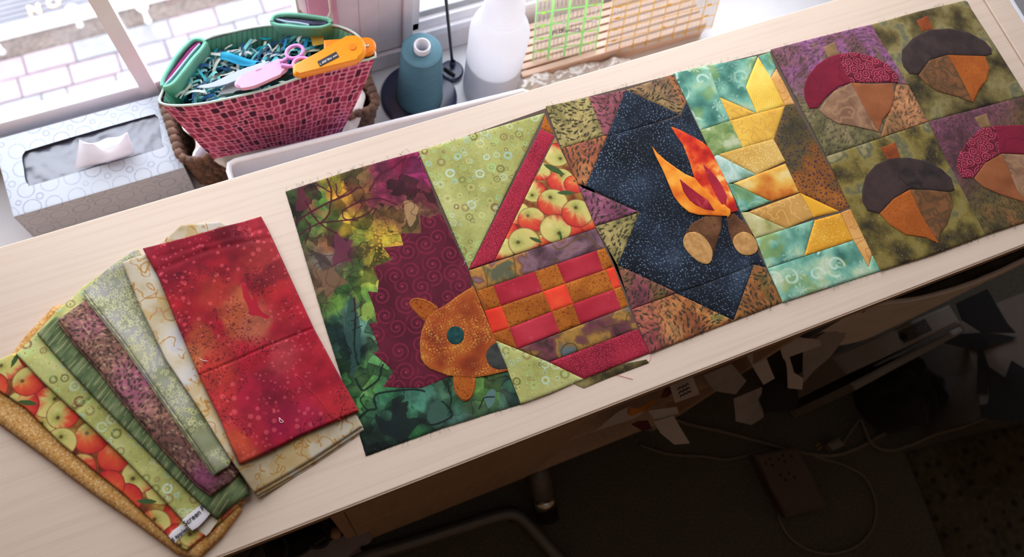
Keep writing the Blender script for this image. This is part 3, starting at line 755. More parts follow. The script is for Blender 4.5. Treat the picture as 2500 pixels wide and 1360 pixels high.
def teal(seed, pale=.5, g=.0):
    def f(x, y):
        c = ramp(fbm(x, y, 24, 5, seed), [(0, (52, 104, 92)), (.35, (88, 146, 124)), (.6, (124, 178, 152)), (.8, (164, 194, 152)), (1, (204, 208, 178))])
        c = mix(c, np.array([122, 144, 62]) / 255, sst(.6, .85, fbm(x, y, 20, 3, seed + 5)) * (.45 + g))
        l, _ = swirls(x, y, 30, seed + 1, .5, .34, .2)
        m = sst(.50, .62, fbm(x, y, 36, 2, seed + 9))
        c = mix(c, np.array([196, 220, 196]) / 255, l * m * pale)
        d, _, dx, dy, h1, h2, _ = cells(x, y, 26, seed + 40, .7); a = np.arctan2(dy, dx) + h2 * 6
        pet = (np.abs(np.cos(a * 3.5)) > .8) & (d < 9 * (.5 + .5 * np.abs(np.cos(a)))) & (h1 > .5)
        return mix(c, np.array([190, 206, 176]) / 255, pet * pale * .8)
    return f
p_teal1, p_teal2, p_teal3, p_teal4 = teal(3, .75), teal(8, .3), teal(15, .5, .15), teal(27, .4)
p_mint = batik([(0, (120, 150, 120)), (.4, (150, 186, 166)), (.7, (190, 210, 196)), (1, (160, 176, 130))], 16, 31)
p_leafgreen = batik([(0, (76, 104, 50)), (.4, (112, 138, 74)), (.7, (140, 160, 96)), (1, (186, 190, 150))], 12, 35)
p_beige_green = batik([(0, (136, 140, 76)), (.4, (180, 168, 104)), (1, (206, 196, 144))], 18, 36)
def yellow(stops, seed, rings=False, speck=None, squig=None):
    def f(x, y):
        c = ramp(fbm(x, y, 30, 4, seed), stops)
        if rings:
            d, _, _, _, h1, _, _ = cells(x, y, 34, seed + 2, .6)
            c = mix(c, np.array([252, 222, 110]) / 255, sst(.2, .9, np.sin(d * 2.3)) * .55)
        if speck: c = dots(c, x, y, 3.0, seed + 5, speck, .4, .95, .6, .95, .8)
        if squig:
            r = iso(lambda p, q: fbm(p, q, 9, 2, seed + 7), x, y); c = mix(c, np.asarray(squig) / 255.0, (1 - sst(.3, .9, r)) * .7)
        return c
    return f
p_y_ring = yellow([(0, (222, 160, 36)), (.6, (238, 190, 62)), (1, (246, 208, 96))], 3, rings=True)
p_y_squig = yellow([(0, (214, 154, 44)), (1, (236, 184, 66))], 6, squig=(206, 140, 66))
p_y_lace = yellow([(0, (204, 150, 58)), (1, (222, 178, 92))], 9, speck=(240, 214, 150))
def p_y_fire(x, y): return ramp(fbm(x, y, 24, 4, 61), [(0, (198, 96, 24)), (.3, (220, 140, 44)), (.55, (228, 168, 64)), (.8, (232, 196, 112)), (1, (226, 206, 150))])
p_y_gold = yellow([(0, (190, 132, 54)), (1, (212, 158, 80))], 12, squig=(226, 178, 104))
p_y_plain = yellow([(0, (226, 150, 24)), (1, (238, 172, 44))], 15)
p_y_star = yellow([(0, (220, 146, 24)), (1, (236, 172, 50))], 18, speck=(244, 204, 110))
p_y_peach = yellow([(0, (206, 136, 60)), (1, (226, 166, 92))], 21, squig=(190, 116, 48))
def p_sun_center(x, y):
    c = ramp(fbm(x, y, 34, 4, 71), [(0, (60, 54, 30)), (.35, (92, 74, 38)), (.6, (128, 74, 26)), (1, (172, 96, 28))])
    return dots(c, x, y, 4.2, 72, (50, 32, 62), .8, 1.5, .75, .85, .9)
def p_bark_mauve(x, y):
    f = tiger([(0, (92, 62, 58)), (.4, (116, 70, 84)), (.75, (136, 76, 122)), (1, (112, 84, 72))], 81, .1, 26, .5)(x, y)
    g = tiger([(0, (82, 76, 46)), (.5, (106, 96, 60)), (1, (126, 104, 76))], 83, .8, 26, .5)(x, y)
    cx, cy = UXY(*za(330, 480)); return mix(g, f, sst(-30, 40, y - cy + .25 * (x - cx)))
p_bark_orange = tiger([(0, (120, 86, 50)), (.5, (158, 102, 62)), (1, (184, 124, 80))], 87, 1.3, 26, .55)
def p_moss(x, y):
    c = ramp(fbm(x, y, 26, 6, 91), [(0, (44, 36, 20)), (.3, (84, 70, 34)), (.5, (112, 96, 50)), (.7, (140, 124, 74)), (.85, (98, 96, 70)), (1, (158, 138, 86))])
    return dots(c, x, y, 3.4, 92, (170, 150, 120), .3, .6, .3, .95, .6)
def p_moss2(x, y):
    c = ramp(fbm(x, y, 24, 6, 95), [(0, (48, 38, 24)), (.3, (90, 76, 32)), (.5, (122, 104, 42)), (.7, (136, 118, 58)), (.85, (96, 92, 64)), (1, (146, 132, 88))])
    return dots(c, x, y, 2.9, 96, (176, 150, 130), .3, .75, .35, .95, .6)
def p_bark_wine(x, y):
    f = tiger([(0, (70, 40, 44)), (.5, (104, 56, 72)), (1, (120, 70, 84))], 97, .6, 26, .5)(x, y)
    g = tiger([(0, (60, 50, 32)), (.5, (92, 76, 40)), (1, (126, 84, 44))], 99, 1.1, 26, .5)(x, y)
    cx, cy = UXY(*za(1090, 800)); return mix(g, f, sst(-34, 44, y - cy - .6 * (x - cx)))
p_cap_a = batik([(0, (50, 35, 33)), (1, (68, 49, 45))], 12, 5)
p_cap_b = batik([(0, (34, 25, 25)), (.7, (58, 42, 39)), (1, (66, 47, 43))], 10, 8)
p_nut_tan = batik([(0, (120, 82, 58)), (.5, (142, 102, 74)), (1, (158, 116, 84))], 12, 9, 8, branch((176, 130, 88), 12, 6, .05, .5))
p_nut_brown = batik([(0, (134, 70, 34)), (1, (160, 90, 48))], 20, 12)
p_nut_olive = batik([(0, (98, 64, 34)), (.5, (124, 76, 40)), (1, (134, 86, 46))], 12, 15, 8, branch((80, 58, 36), 9, 6, .06, .6))
p_nut_orange = lambda x, y: dots(ramp(fbm(x, y, 20, 3, 3), [(0, (160, 76, 14)), (1, (182, 92, 24))]), x, y, 3, 5, (150, 60, 14), .5, 1, .6)
p_stem_a = batik([(0, (124, 92, 56)), (1, (150, 112, 72))], 9, 2)
p_stem_b = batik([(0, (120, 52, 18)), (1, (166, 74, 20))], 9, 3)
# ================================================================== the quilt blocks
def zslope(left_px, right_px, hi=3.2, lo=1.9):
    xa = 0.5 * (UXY(*left_px[0])[0] + UXY(*left_px[1])[0]); xb = 0.5 * (UXY(*right_px[0])[0] + UXY(*right_px[1])[0])
    def f(x, y):
        t = np.clip((x - xa) / (xb - xa), -.1, 1.1)
        return hi + (lo - hi) * t + 1.1 * (fbm(x, y, 55, 2, 5) - .5)
    return f
class Block:
    def __init__(self, name, label, zm, zf, base_px):
        self.t = thing(name, label, 'quilt block', (*UXY(*base_px), 0.0), 'patchwork blocks laid in a row'); self.zm = zm; self.zf = zf; self.lift = 0.0
    def patch(self, pts, f, name='patch', step=0.75, wig=0.0):
        P = zpoly(self.zm, pts, 2.6)
        return cloth(name, P, self.zf, f, COTTON, self.t, step, 1.1, 1.5, 1.6, wig=wig)
    def piece(self, pts, f, name, level=1, step=0.75, sm=0, on=None):
        """an applique shape stitched on top"""
        if sm: pts = smooth_poly(pts, sm)
        P = zpoly(self.zm, pts, 3.0); up = .55 * level
        return cloth(name, P, lambda x, y: self.zf(x, y) + up, f, COTTON, on or self.t, step, .45, .9, .9)
    def stitch(self, pts, col=None, closed=False, sm=3):
        P = []
        for a, b in (smooth_poly(pts, sm, closed) if sm else pts):
            q = UXY(*self.zm(a, b), 3.0); z = float(self.zf(np.array([q[0]]), np.array([q[1]]))[0]) + 1.3; P.append((q[0], q[1], z))
        return tube('stitching', P, .28, col or STITCH, self.t, 5, closed, 0)
STITCH = plain('tan_stitching', (176, 110, 52), 0.8)
STITCH_P = plain('pale_thread', (222, 206, 196), 0.85)
E_H = [(697, 466), (893, 1112)]; E_B = [(1020, 368), (1272, 985)]; E_C = [(1333, 258), (1587, 862)]; E_S = [(1645, 178), (1912, 738)]; E_A = [(1882, 122), (2154, 660)]
SEAM_SHADE = plain('brown_seam_shade', (92, 74, 62), .9)  # sheet added below the patches; its dark brown stands in for seam shade
def under_sheet(block, left, right, z=.9, ext=14):
    a, b = np.array(UXY(*left[0])), np.array(UXY(*left[1])); c, d = np.array(UXY(*right[1])), np.array(UXY(*right[0]))
    e = np.array([ext, 0]); P = [a + (1, -3), b + (1, 3), c + e + (0, 3), d + e + (0, -3)]
    prism('under_sheet', [(*p, z) for p in P], (0, 0, -.7), SEAM_SHADE, block.t)
# ---- 1 hedgehog
hb = Block('quilt_block', 'leftmost quilt block with a swirled maroon hedgehog on leafy batik', zh, zslope(E_H, E_B, 1.9, 1.7), (800, 800))
hb.patch([(12, 190), (300, 95), (592, 14), (700, 300), (815, 535), (830, 600), (935, 850), (1044, 1120), (700, 1225), (364, 1348), (180, 760)], p_leafy, 'under_sheet', .7, .12)
hb.piece([(602, 292), (640, 305), (692, 284), (812, 535), (826, 602), (760, 760), (760, 990), (700, 1012), (610, 1050), (530, 1050), (440, 1045), (485, 978), (450, 945), (398, 900), (422, 882), (405, 830), (375, 768), (412, 765), (400, 700), (372, 628), (415, 632), (420, 580), (395, 520), (440, 505), (480, 488), (440, 436), (528, 426), (514, 372), (606, 372)], p_maroon_swirl, 'hedgehog_body', 1, .7)
hb.piece([(625, 760), (590, 730), (556, 690), (560, 666), (585, 657), (625, 664), (655, 680), (678, 700), (660, 740)], p_ear, 'ear', 2, .8, 3)
hb.piece([(750, 990), (746, 1035), (760, 1078), (785, 1105), (812, 1105), (834, 1075), (844, 1005), (800, 985)], p_ear, 'ear', 2, .8, 3)
face = hb.piece([(834, 606), (790, 632), (750, 660), (710, 690), (670, 712), (630, 748), (608, 800), (600, 850), (604, 920), (620, 948), (645, 968), (720, 996), (780, 1003), (830, 1006), (900, 996), (984, 976), (935, 852)], p_face, 'hedgehog_face', 3, .7)
hb.piece([(755 + 38 * math.cos(a), 822 + 40 * math.sin(a)) for a in np.arange(20) * math.pi / 10], p_teal_dark, 'eye', 4, .7, 0, face)
hb.piece([(934, 852), (912, 866), (892, 890), (888, 915), (896, 942), (915, 962), (945, 972), (982, 966)], p_nose, 'nose', 4, .7, 0, face)
hb.stitch([(834, 612), (755, 664), (690, 704), (630, 752), (605, 830), (606, 915), (645, 962), (720, 990), (830, 1000), (900, 990), (980, 970)])
hb.stitch([(615, 748), (562, 690), (566, 670), (590, 662), (650, 684), (668, 712)]); hb.stitch([(752, 1010), (764, 1070), (788, 1098), (812, 1098), (830, 1068), (838, 1010)])
hb.stitch([(945, 872), (938, 905), (925, 940)], None, False); hb.stitch([(945, 872), (950, 890), (940, 920)], None, False)
under_sheet(hb, E_H, E_B, .5)
lower = [(1395, 935), (1440, 905), (1578, 878), (1584, 886), (1480, 925), (1425, 948)]
cloth('lower_edge', [UXY(*p) for p in lower], lambda x, y: 0.9 + 0 * x, p_moss, COTTON, hb.t, 1.2, .3, 1, .8)
# ---- 2 apple basket
bb = Block('quilt_block', 'second quilt block, an apple basket with crimson handle and plaid grid', zb, zslope(E_B, E_C), (1300, 640))
bb.patch([(2, 198), (300, 106), (572, 26), (230, 727)], p_lime, 'patch', .7)
bb.patch([(574, 26), (580, 52), (617, 128), (553, 94)], p_rust)
bb.patch([(553, 96), (617, 129), (344, 692), (231, 730)], p_crimson_pebble)
bb.patch([(618, 130), (700, 300), (804, 543), (345, 692)], p_basket_apples, 'patch', .62)
bb.patch([(230, 735), (804, 544), (840, 633), (262, 828)], p_band)
bb.patch([(262, 828), (340, 803), (374, 894), (300, 916)], p_rust); bb.patch([(340, 803), (525, 738), (562, 830), (374, 894)], p_crimson)
bb.patch([(525, 738), (625, 705), (662, 794), (562, 830)], p_rust); bb.patch([(625, 705), (802, 644), (834, 734), (662, 794)], p_crimson)
bb.patch([(802, 644), (840, 633), (882, 716), (834, 734)], p_rust)
bb.patch([(300, 916), (376, 894), (412, 992), (335, 1016)], p_redorange); bb.patch([(376, 894), (562, 830), (602, 918), (412, 992)], p_rust)
bb.patch([(562, 830), (662, 794), (697, 885), (602, 918)], p_redorange); bb.patch([(662, 794), (845, 730), (880, 818), (697, 885)], p_rust)
bb.patch([(845, 730), (882, 716), (914, 805), (880, 818)], p_redorange)
bb.patch([(337, 1017), (412, 992), (448, 1086), (350, 1050)], p_rust); bb.patch([(412, 992), (602, 919), (636, 1012), (450, 1086)], p_crimson)
bb.patch([(602, 919), (697, 885), (730, 976), (636, 1012)], p_rust); bb.patch([(697, 885), (880, 818), (916, 906), (730, 976)], p_crimson)
bb.patch([(880, 818), (914, 805), (948, 894), (916, 906)], p_rust)
bb.patch([(452, 1087), (948, 896), (990, 994), (588, 1146)], p_band_low)
bb.patch([(590, 1147), (992, 995), (1042, 1104), (900, 1160), (745, 1222)], p_crimson_pebble)
bb.patch([(350, 1050), (450, 1090), (590, 1148), (745, 1222), (600, 1284), (463, 1334)], p_lime, 'patch', .7)
under_sheet(bb, E_B, E_C)
# ---- 3 campfire
cb = Block('quilt_block', 'third quilt block, orange campfire flames and logs on a dark navy star', zc, zslope(E_C, E_S), (1600, 560))
cb.patch([(-14, 118), (195, 72), (270, 258), (62, 322)], p_olive); cb.patch([(195, 72), (376, 36), (285, 262), (270, 258)], p_mauve)
cb.patch([(62, 323), (272, 260), (285, 262), (180, 508), (145, 496)], p_orange_brown)
cb.patch([(145, 508), (440, 634), (228, 705)], p_purple); cb.patch([(228, 706), (444, 636), (336, 892)], p_olive)
cb.patch([(336, 894), (625, 1026), (405, 1109)], p_purple_mix)
cb.patch([(405, 1110), (625, 1032), (904, 1164), (494, 1324)], p_sunset_brown)
cb.patch([(378, 36), (500, -5), (612, -42), (672, 92), (645, 156)], p_corner_top)
cb.patch([(1004, 890), (1062, 908), (1142, 1074), (904, 1164)], p_corner)
cb.patch([(378, 36), (645, 156), (600, 175), (286, 262)], p_navy, 'patch', .62)
cb.patch([(286, 263), (600, 176), (645, 157), (673, 93), (705, 155), (880, 520), (1062, 902), (1004, 888), (800, 972), (626, 1029), (336, 892), (445, 635), (440, 633), (181, 508)], p_navy, 'patch', .62)
cb.patch([(628, 1031), (800, 974), (1003, 890), (903, 1160)], p_navy, 'patch', .62)
log1 = cb.piece([(762, 656), (800, 645), (846, 650), (842, 720), (800, 850), (766, 800), (730, 745), (700, 728), (664, 742), (700, 690)], p_log, 'log', 1, .7)
log2 = cb.piece([(868, 652), (905, 640), (940, 672), (975, 705), (1000, 742), (960, 760), (900, 792), (880, 730)], p_log, 'log', 1, .7)
cb.piece([(670, 742), (695, 733), (722, 735), (750, 752), (775, 778), (798, 822), (796, 866), (782, 886), (760, 888), (728, 874), (690, 842), (664, 808), (656, 772)], p_logend, 'log_end', 2, .7, 3, log1)
cb.piece([(905, 758), (925, 740), (955, 731), (990, 745), (1012, 775), (1022, 806), (1012, 832), (982, 845), (945, 842), (918, 820), (900, 785)], p_logend, 'log_end', 2, .7, 3, log2)
fl1 = cb.piece([(597, 216), (640, 232), (690, 258), (750, 292), (785, 322), (804, 352), (822, 392), (852, 452), (880, 515), (905, 570), (922, 628), (872, 642), (835, 610), (760, 540), (712, 470), (690, 395), (655, 305), (622, 258)], p_flame_r, 'flame', 2, .7)
fl2 = cb.piece([(504, 315), (530, 350), (570, 385), (620, 420), (665, 450), (712, 470), (745, 510), (800, 560), (850, 605), (880, 655), (840, 655), (790, 652), (730, 650), (685, 638), (645, 605), (610, 560), (585, 500), (555, 430), (520, 360)], p_flame_o, 'flame', 3, .7)
cb.piece([(637, 475), (680, 510), (725, 545), (775, 580), (808, 632), (760, 624), (720, 606), (685, 580), (655, 535)], p_flame_in, 'flame_core', 4, .7, 0, fl2)
cb.piece([(752, 402), (785, 430), (820, 468), (850, 515), (870, 560), (862, 612), (838, 592), (812, 550), (785, 490)], lambda x, y: p_crimson(x, y, 3), 'flame_core', 3, .7, 0, fl1)
cb.piece([(838, 612), (854, 598), (866, 612), (884, 624), (886, 646), (874, 662), (862, 640), (842, 630)], p_flame_o, 'flame_tip', 4, .7)
under_sheet(cb, E_C, E_S)
# ---- 4 sunflower
sb = Block('quilt_block', 'fourth quilt block, half a yellow sunflower on mottled teal', zs, zslope(E_S, E_A), (1880, 420))
S = sb.patch
S([(11, 166), (190, 122), (250, 288), (302, 410), (150, 460)], p_teal1); S([(190, 122), (330, 100), (448, 72), (385, 240), (442, 374), (250, 288)], p_teal4)
S([(450, 75), (530, 210), (588, 332), (444, 374), (385, 238)], p_y_ring); S([(450, 74), (514, 48), (545, 136), (515, 190)], p_teal2)
S([(545, 136), (640, 326), (590, 332), (530, 208), (516, 190)], p_y_peach); S([(150, 461), (304, 411), (372, 552), (212, 602)], p_leafgreen)
S([(250, 290), (441, 375), (304, 411)], p_y_squig); S([(304, 412), (590, 334), (532, 508), (372, 553)], p_y_squig)
S([(236, 586), (525, 506), (532, 510), (592, 622), (442, 692)], p_y_lace); S([(214, 603), (236, 587), (441, 693), (292, 741)], p_mint)
S([(320, 738), (592, 634), (662, 784), (518, 831)], p_y_fire); S([(292, 742), (318, 740), (517, 832), (362, 889)], p_teal2)
S([(400, 885), (665, 788), (742, 912), (598, 971)], p_y_gold); S([(362, 890), (399, 886), (597, 972), (434, 1022)], p_beige_green)
S([(666, 786), (872, 880), (742, 912)], p_y_plain)
S([(592, 334), (640, 328), (790, 590), (937, 856), (872, 881), (664, 784), (592, 630), (532, 509)], p_sun_center)
S([(744, 928), (880, 890), (945, 1030), (690, 1114)], p_y_star); S([(880, 888), (936, 862), (1046, 1098), (1025, 1170), (946, 1030)], p_y_peach)
S([(436, 1024), (742, 926), (690, 1114), (498, 1178)], p_teal3)
S([(498, 1180), (945, 1032), (1024, 1171), (1046, 1100), (1092, 1188), (840, 1268), (578, 1354)], p_teal1)
under_sheet(sb, E_S, E_A)
# ---- 5 acorns
ab = Block('quilt_block', 'rightmost quilt block of four acorns on mossy and mauve squares', za, lambda x, y: 3.2 + 1.2 * (fbm(x, y, 60, 2, 5) - .5), (2250, 300))
ab.patch([(5, 248), (250, 184), (510, 122), (700, 430), (640, 420), (556, 692), (285, 786)], p_bark_mauve, 'patch', .8)
ab.patch([(700, 430), (795, 611), (556, 692), (640, 420)], p_bark_orange, 'patch', .8)
ab.patch([(511, 122), (750, 56), (985, 0), (1140, 235), (1290, 480), (1040, 545), (796, 611)], p_moss, 'patch', .8)
ab.patch([(285, 787), (540, 700), (796, 613), (940, 900), (1086, 1182), (820, 1280), (556, 1362), (420, 1080)], p_moss2, 'patch', .8)
ab.patch([(797, 612), (1040, 546), (1290, 481), (1420, 760), (1522, 1022), (1300, 1110), (1087, 1181), (940, 900)], p_bark_wine, 'patch', .8)
A = ab.piece
A([(265, 240), (325, 212), (345, 275), (292, 290)], p_stem_a, 'acorn_stem', 1, .8)
A([(168, 450), (186, 390), (230, 332), (288, 292), (348, 272), (362, 340), (408, 416), (340, 440), (280, 490), (238, 545), (198, 547), (174, 502)], p_wine, 'acorn_cap', 2, .8)
A([(346, 273), (430, 266), (520, 288), (590, 324), (640, 378), (642, 416), (560, 414), (407, 416), (362, 340)], p_wine_swirl, 'acorn_cap', 2, .7)
A([(246, 556), (275, 510), (320, 462), (406, 418), (440, 480), (482, 562), (546, 666), (440, 640), (340, 622), (282, 592)], p_nut_tan, 'acorn_nut', 2, .8)
A([(407, 417), (500, 424), (616, 421), (626, 482), (602, 558), (562, 608), (547, 666), (482, 560)], p_nut_brown, 'acorn_nut', 2, .8)
A([(738, 105), (792, 78), (822, 146), (766, 158)], p_stem_b, 'acorn_stem', 1, .8)
A([(660, 300), (664, 252), (718, 192), (800, 152), (900, 144), (1000, 164), (1080, 208), (1112, 242), (1116, 272), (1080, 281), (985, 278), (890, 276), (800, 302), (770, 340), (742, 376), (700, 372), (670, 336)], p_cap_a, 'acorn_cap', 2, .8)
A([(746, 382), (800, 305), (890, 278), (942, 362), (1020, 516), (940, 486), (840, 462), (782, 422)], p_nut_olive, 'acorn_nut', 2, .8)
A([(891, 278), (985, 280), (1082, 283), (1104, 342), (1090, 402), (1050, 452), (1022, 516), (942, 360)], p_nut_orange, 'acorn_nut', 2, .8)
A([(555, 745), (630, 717), (656, 796), (592, 803)], p_stem_b, 'acorn_stem', 1, .8)
A([(462, 960), (480, 888), (530, 830), (600, 800), (642, 796), (660, 850), (650, 900), (700, 950), (622, 1000), (586, 1036), (552, 1074), (490, 1060), (464, 1012)], p_cap_a, 'acorn_cap', 2, .8)
A([(643, 796), (690, 795), (780, 810), (860, 850), (910, 900), (926, 956), (900, 966), (700, 950), (650, 900), (660, 850)], p_cap_b, 'acorn_cap', 2, .8)
A([(551, 1076), (620, 1002), (702, 955), (762, 1082), (846, 1226), (780, 1196), (680, 1182), (602, 1132)], p_nut_orange, 'acorn_nut', 2, .8)
A([(703, 955), (800, 958), (900, 969), (918, 1040), (890, 1130), (856, 1170), (847, 1226), (762, 1080)], p_nut_olive, 'acorn_nut', 2, .8)
A([(1028, 592), (1090, 570), (1112, 636), (1062, 644)], p_stem_a, 'acorn_stem', 1, .8)
A([(938, 840), (950, 780), (1000, 702), (1065, 646), (1132, 634), (1156, 772), (1080, 820), (1022, 896), (965, 896)], p_wine_swirl, 'acorn_cap', 2, .7)
A([(1133, 634), (1278, 630), (1362, 682), (1402, 770), (1280, 776), (1157, 772)], p_wine, 'acorn_cap', 2, .8)
A([(1024, 900), (1080, 822), (1166, 775), (1242, 962), (1296, 1024), (1150, 977), (1070, 942)], p_nut_brown, 'acorn_nut', 2, .8)
A([(1167, 775), (1270, 780), (1382, 782), (1400, 852), (1340, 980), (1297, 1024), (1242, 960)], p_nut_tan, 'acorn_nut', 2, .8)
under_sheet(ab, E_A, [(2358, 0), (2618, 496)], .9, 0)
# frayed edge threads along the raw edges of the blocks (countless)
def fray(name, block, a, b, mat_, n, L=5.0, z=1.6):
    a = np.array(UXY(*a)); b = np.array(UXY(*b)); bm = bmesh.new(); d = (b - a) / np.linalg.norm(b - a); nn = np.array([-d[1], d[0]])
    for k in range(n):
        p = a + (b - a) * rng.random(); s = rng.choice((-1, 1)); l = L * (.3 + rng.random())
        q = p + nn * s * l * .8 + d * rng.normal(0, .5) * l; mid = (p + q) / 2 + rng.normal(0, .8, 2)
        bm_tube(bm, smooth_poly([(*p, z), (*mid, z + 1), (*q, z - .9)], 3, False), .14, 3, False, False)
    o = bm_obj(name, bm, mat_, block.t, True); o['kind'] = 'stuff'
DKTH = plain('dark_fray', (70, 52, 44), 0.9); GRTH = plain('green_fray', (140, 140, 90), 0.9); WHTH = plain('white_fray', (220, 214, 206), 0.9); TEALTH = plain('teal_fray', (120, 170, 150), 0.9)
fray('frayed_edge', hb, (697, 466), (1020, 368), DKTH, 40, 6); fray('frayed_edge', hb, (893, 1112), (1270, 985), DKTH, 40, 5)
fray('frayed_edge', bb, (1030, 370), (1330, 275), GRTH, 30, 5); fray('frayed_edge', bb, (1022, 372), (1140, 650), WHTH, 14, 5, 3.5); fray('frayed_edge', bb, (1275, 985), (1420, 925), WHTH, 20, 3)
fray('frayed_edge', cb, (1335, 258), (1640, 180), GRTH, 26, 4); fray('frayed_edge', cb, (1590, 860), (1905, 742), DKTH, 26, 4)
fray('frayed_edge', sb, (1650, 178), (1880, 122), TEALTH, 30, 4); fray('frayed_edge', sb, (1915, 737), (2150, 660), TEALTH, 40, 6)
fray('frayed_edge', ab, (1885, 120), (2355, 0), DKTH, 26, 4); fray('frayed_edge', ab, (2156, 660), (2500, 545), DKTH, 30, 5)
# ================================================================== the fan of folded fabrics
GX0, GX1, GY0, GY1, GS = -420.0, 120.0, 40.0, 460.0, 2.0
HX, HY = np.meshgrid(np.arange(GX0, GX1, GS), np.arange(GY0, GY1, GS)); HH = np.zeros_like(HX)
def blur(a, sig):
    r = int(3 * sig / GS); k = np.exp(-.5 * (np.arange(-r, r + 1) * GS / sig) ** 2); k /= k.sum()
    p = np.pad(a, r, mode='edge'); p = np.apply_along_axis(lambda v: np.convolve(v, k, 'valid'), 0, p)
    return np.apply_along_axis(lambda v: np.convolve(v, k, 'valid'), 1, p)
def sample(A, x, y):
    u = np.clip((np.asarray(x) - GX0) / GS, 0, A.shape[1] - 1.001); v = np.clip((np.asarray(y) - GY0) / GS, 0, A.shape[0] - 1.001)
    i = u.astype(int); j = v.astype(int); u = u - i; v = v - j
    return (A[j, i] * (1 - u) + A[j, i + 1] * u) * (1 - v) + (A[j + 1, i] * (1 - u) + A[j + 1, i + 1] * u) * v
def drape():
    b = HH.copy()
    for s in (22.0, 12.0, 6.0): b = np.maximum(b, blur(b, s))
    return blur(b, 5.0)
def on_top(px, A, T):
    z = 10.0
    for _ in range(6):
        x, y = UXY(*px, z); z = float(sample(A, np.array([x]), np.array([y]))[0]) + T
    return UXY(*px, z)
def round_prof(r, h):
    return lambda d: h * (np.sqrt(np.clip(1 - (1 - np.clip(d / r, 0, 1)) ** 2, 0, 1)) - 1)
def folded(label, outline, T, fprint, layers=3, rr=5.0, step=.75, sm=0, spread=(1.2, -1.6), creases=(), lay_poly=None):
    """a folded length of cloth that drapes over what lies below"""
    global HH
    T *= 1.3; rr *= 1.25
    A = drape(); pts = smooth_poly(outline, sm) if sm else outline
    P = [on_top(p, A, T) for p in pts]; c = np.mean(P, 0)
    t = thing('folded_fabric', label, 'fabric', (c[0], c[1], 0), 'folded fabrics fanned out at the left')
    cr = [(on_top(a, A, T), on_top(b, A, T), dep, w) for a, b, dep, w in creases]
    top_h = T / (layers + 1) * 1.6
    def ztop(x, y):
        z = sample(A, x, y) + T + .9 * (fbm(x, y, 38, 2, int(T * 10)) - .5)
        for a, b, dep, w in cr:
            d = edge_dist(x, y, [a, b], False); z = z - dep * np.exp(-(d / w) ** 2)
        return z
    cloth('top_layer', P, ztop, fprint, COTTON, t, step, thick=top_h * .55, prof=round_prof(rr, min(top_h, T) * .75))
    lt = (T - top_h * .8) / max(layers, 1)
    Q0 = P if lay_poly is None else [on_top(p, A, T * .5) for p in lay_poly]
    for k in range(layers):
        off = np.array(spread) * (.3 + .55 * (layers - k)) + rng.normal(0, .5, 2)
        Q = [np.array(p) + off + (c - np.array(p)) * .012 for p in Q0]
        zk = (k + 1) * lt
        cloth('folded_layer', Q, lambda x, y, zk=zk: sample(A, x, y) + zk, fprint, COTTON, t, 3.0, thick=lt * .8, prof=round_prof(1.6, lt * .6))
    m = in_poly(HX.ravel(), HY.ravel(), [tuple(p) for p in P]).reshape(HX.shape)
    HH = np.where(m, A + T, HH)
    return t, P, A, T
def p_orange_cloth(x, y):
    c = ramp(fbm(x, y, 26, 3, 3), [(0, (196, 134, 58)), (1, (214, 158, 88))])
    d, _, _, _, h1, h2, _ = cells(x, y, 3.2, 8, .9)
    c = mix(c, np.array([236, 204, 156]) / 255, (1 - sst(.5, 1.2, d)) * (h1 < .45) * .8)
    return mix(c, np.array([176, 104, 30]) / 255, (1 - sst(.6, 1.3, d)) * (h1 > .62) * .7)
def p_stripe_green(x, y):
    a = math.radians(38); u = x * math.cos(a) + y * math.sin(a); v = -x * math.sin(a) + y * math.cos(a)
    w = np.array(0)
    c = ramp(fbm(u, v * 3, 14, 4, 6), [(0, (62, 76, 46)), (.5, (88, 104, 64)), (1, (118, 130, 86))])
    k = np.floor((v + 1.4 * (fbm(u, v, 22, 2, 9) - .5)) / 5.4); q = (v + 1.4 * (fbm(u, v, 22, 2, 9) - .5)) / 5.4 - k
    wob = vnoise(u / 9 + k * 7.7, k * 3.1, 5)
    line = (1 - sst(.04, .11, np.abs(q - .5))) * sst(.32, .5, wob)
    return mix(c, np.array([178, 158, 108]) / 255, line * .85)
def p_brown_leaf(x, y):
    c = ramp(fbm(x, y, 34, 3, 4), [(0, (104, 64, 58)), (.5, (136, 92, 74)), (1, (150, 82, 98))])
    c = c * (.85 + .3 * fbm(x, y, 7, 3, 14))[:, None]
    c = dashes(c, x, y, 5.6, 7, (62, 46, 38), .9, 3.2, 1.2, .8, .8, 2.0)
    c = dashes(c, x + 20, y + 9, 6.5, 17, (178, 142, 110), .2, 3.4, 1.1, .65, .65, 2.0)
    c = dashes(c, x + 9, y + 29, 5.0, 19, (70, 50, 44), 1.8, 2.4, .9, .6, .7, 2.0)
    cx, cy = UXY(500, 1170, 20); m = np.exp(-((x - cx) ** 2 + (y - cy) ** 2) / 260)
    return mix(dots(c, x, y, 9, 22, (58, 44, 36), .8, 1.8, .3), np.array([128, 48, 100]) / 255, m * .65)
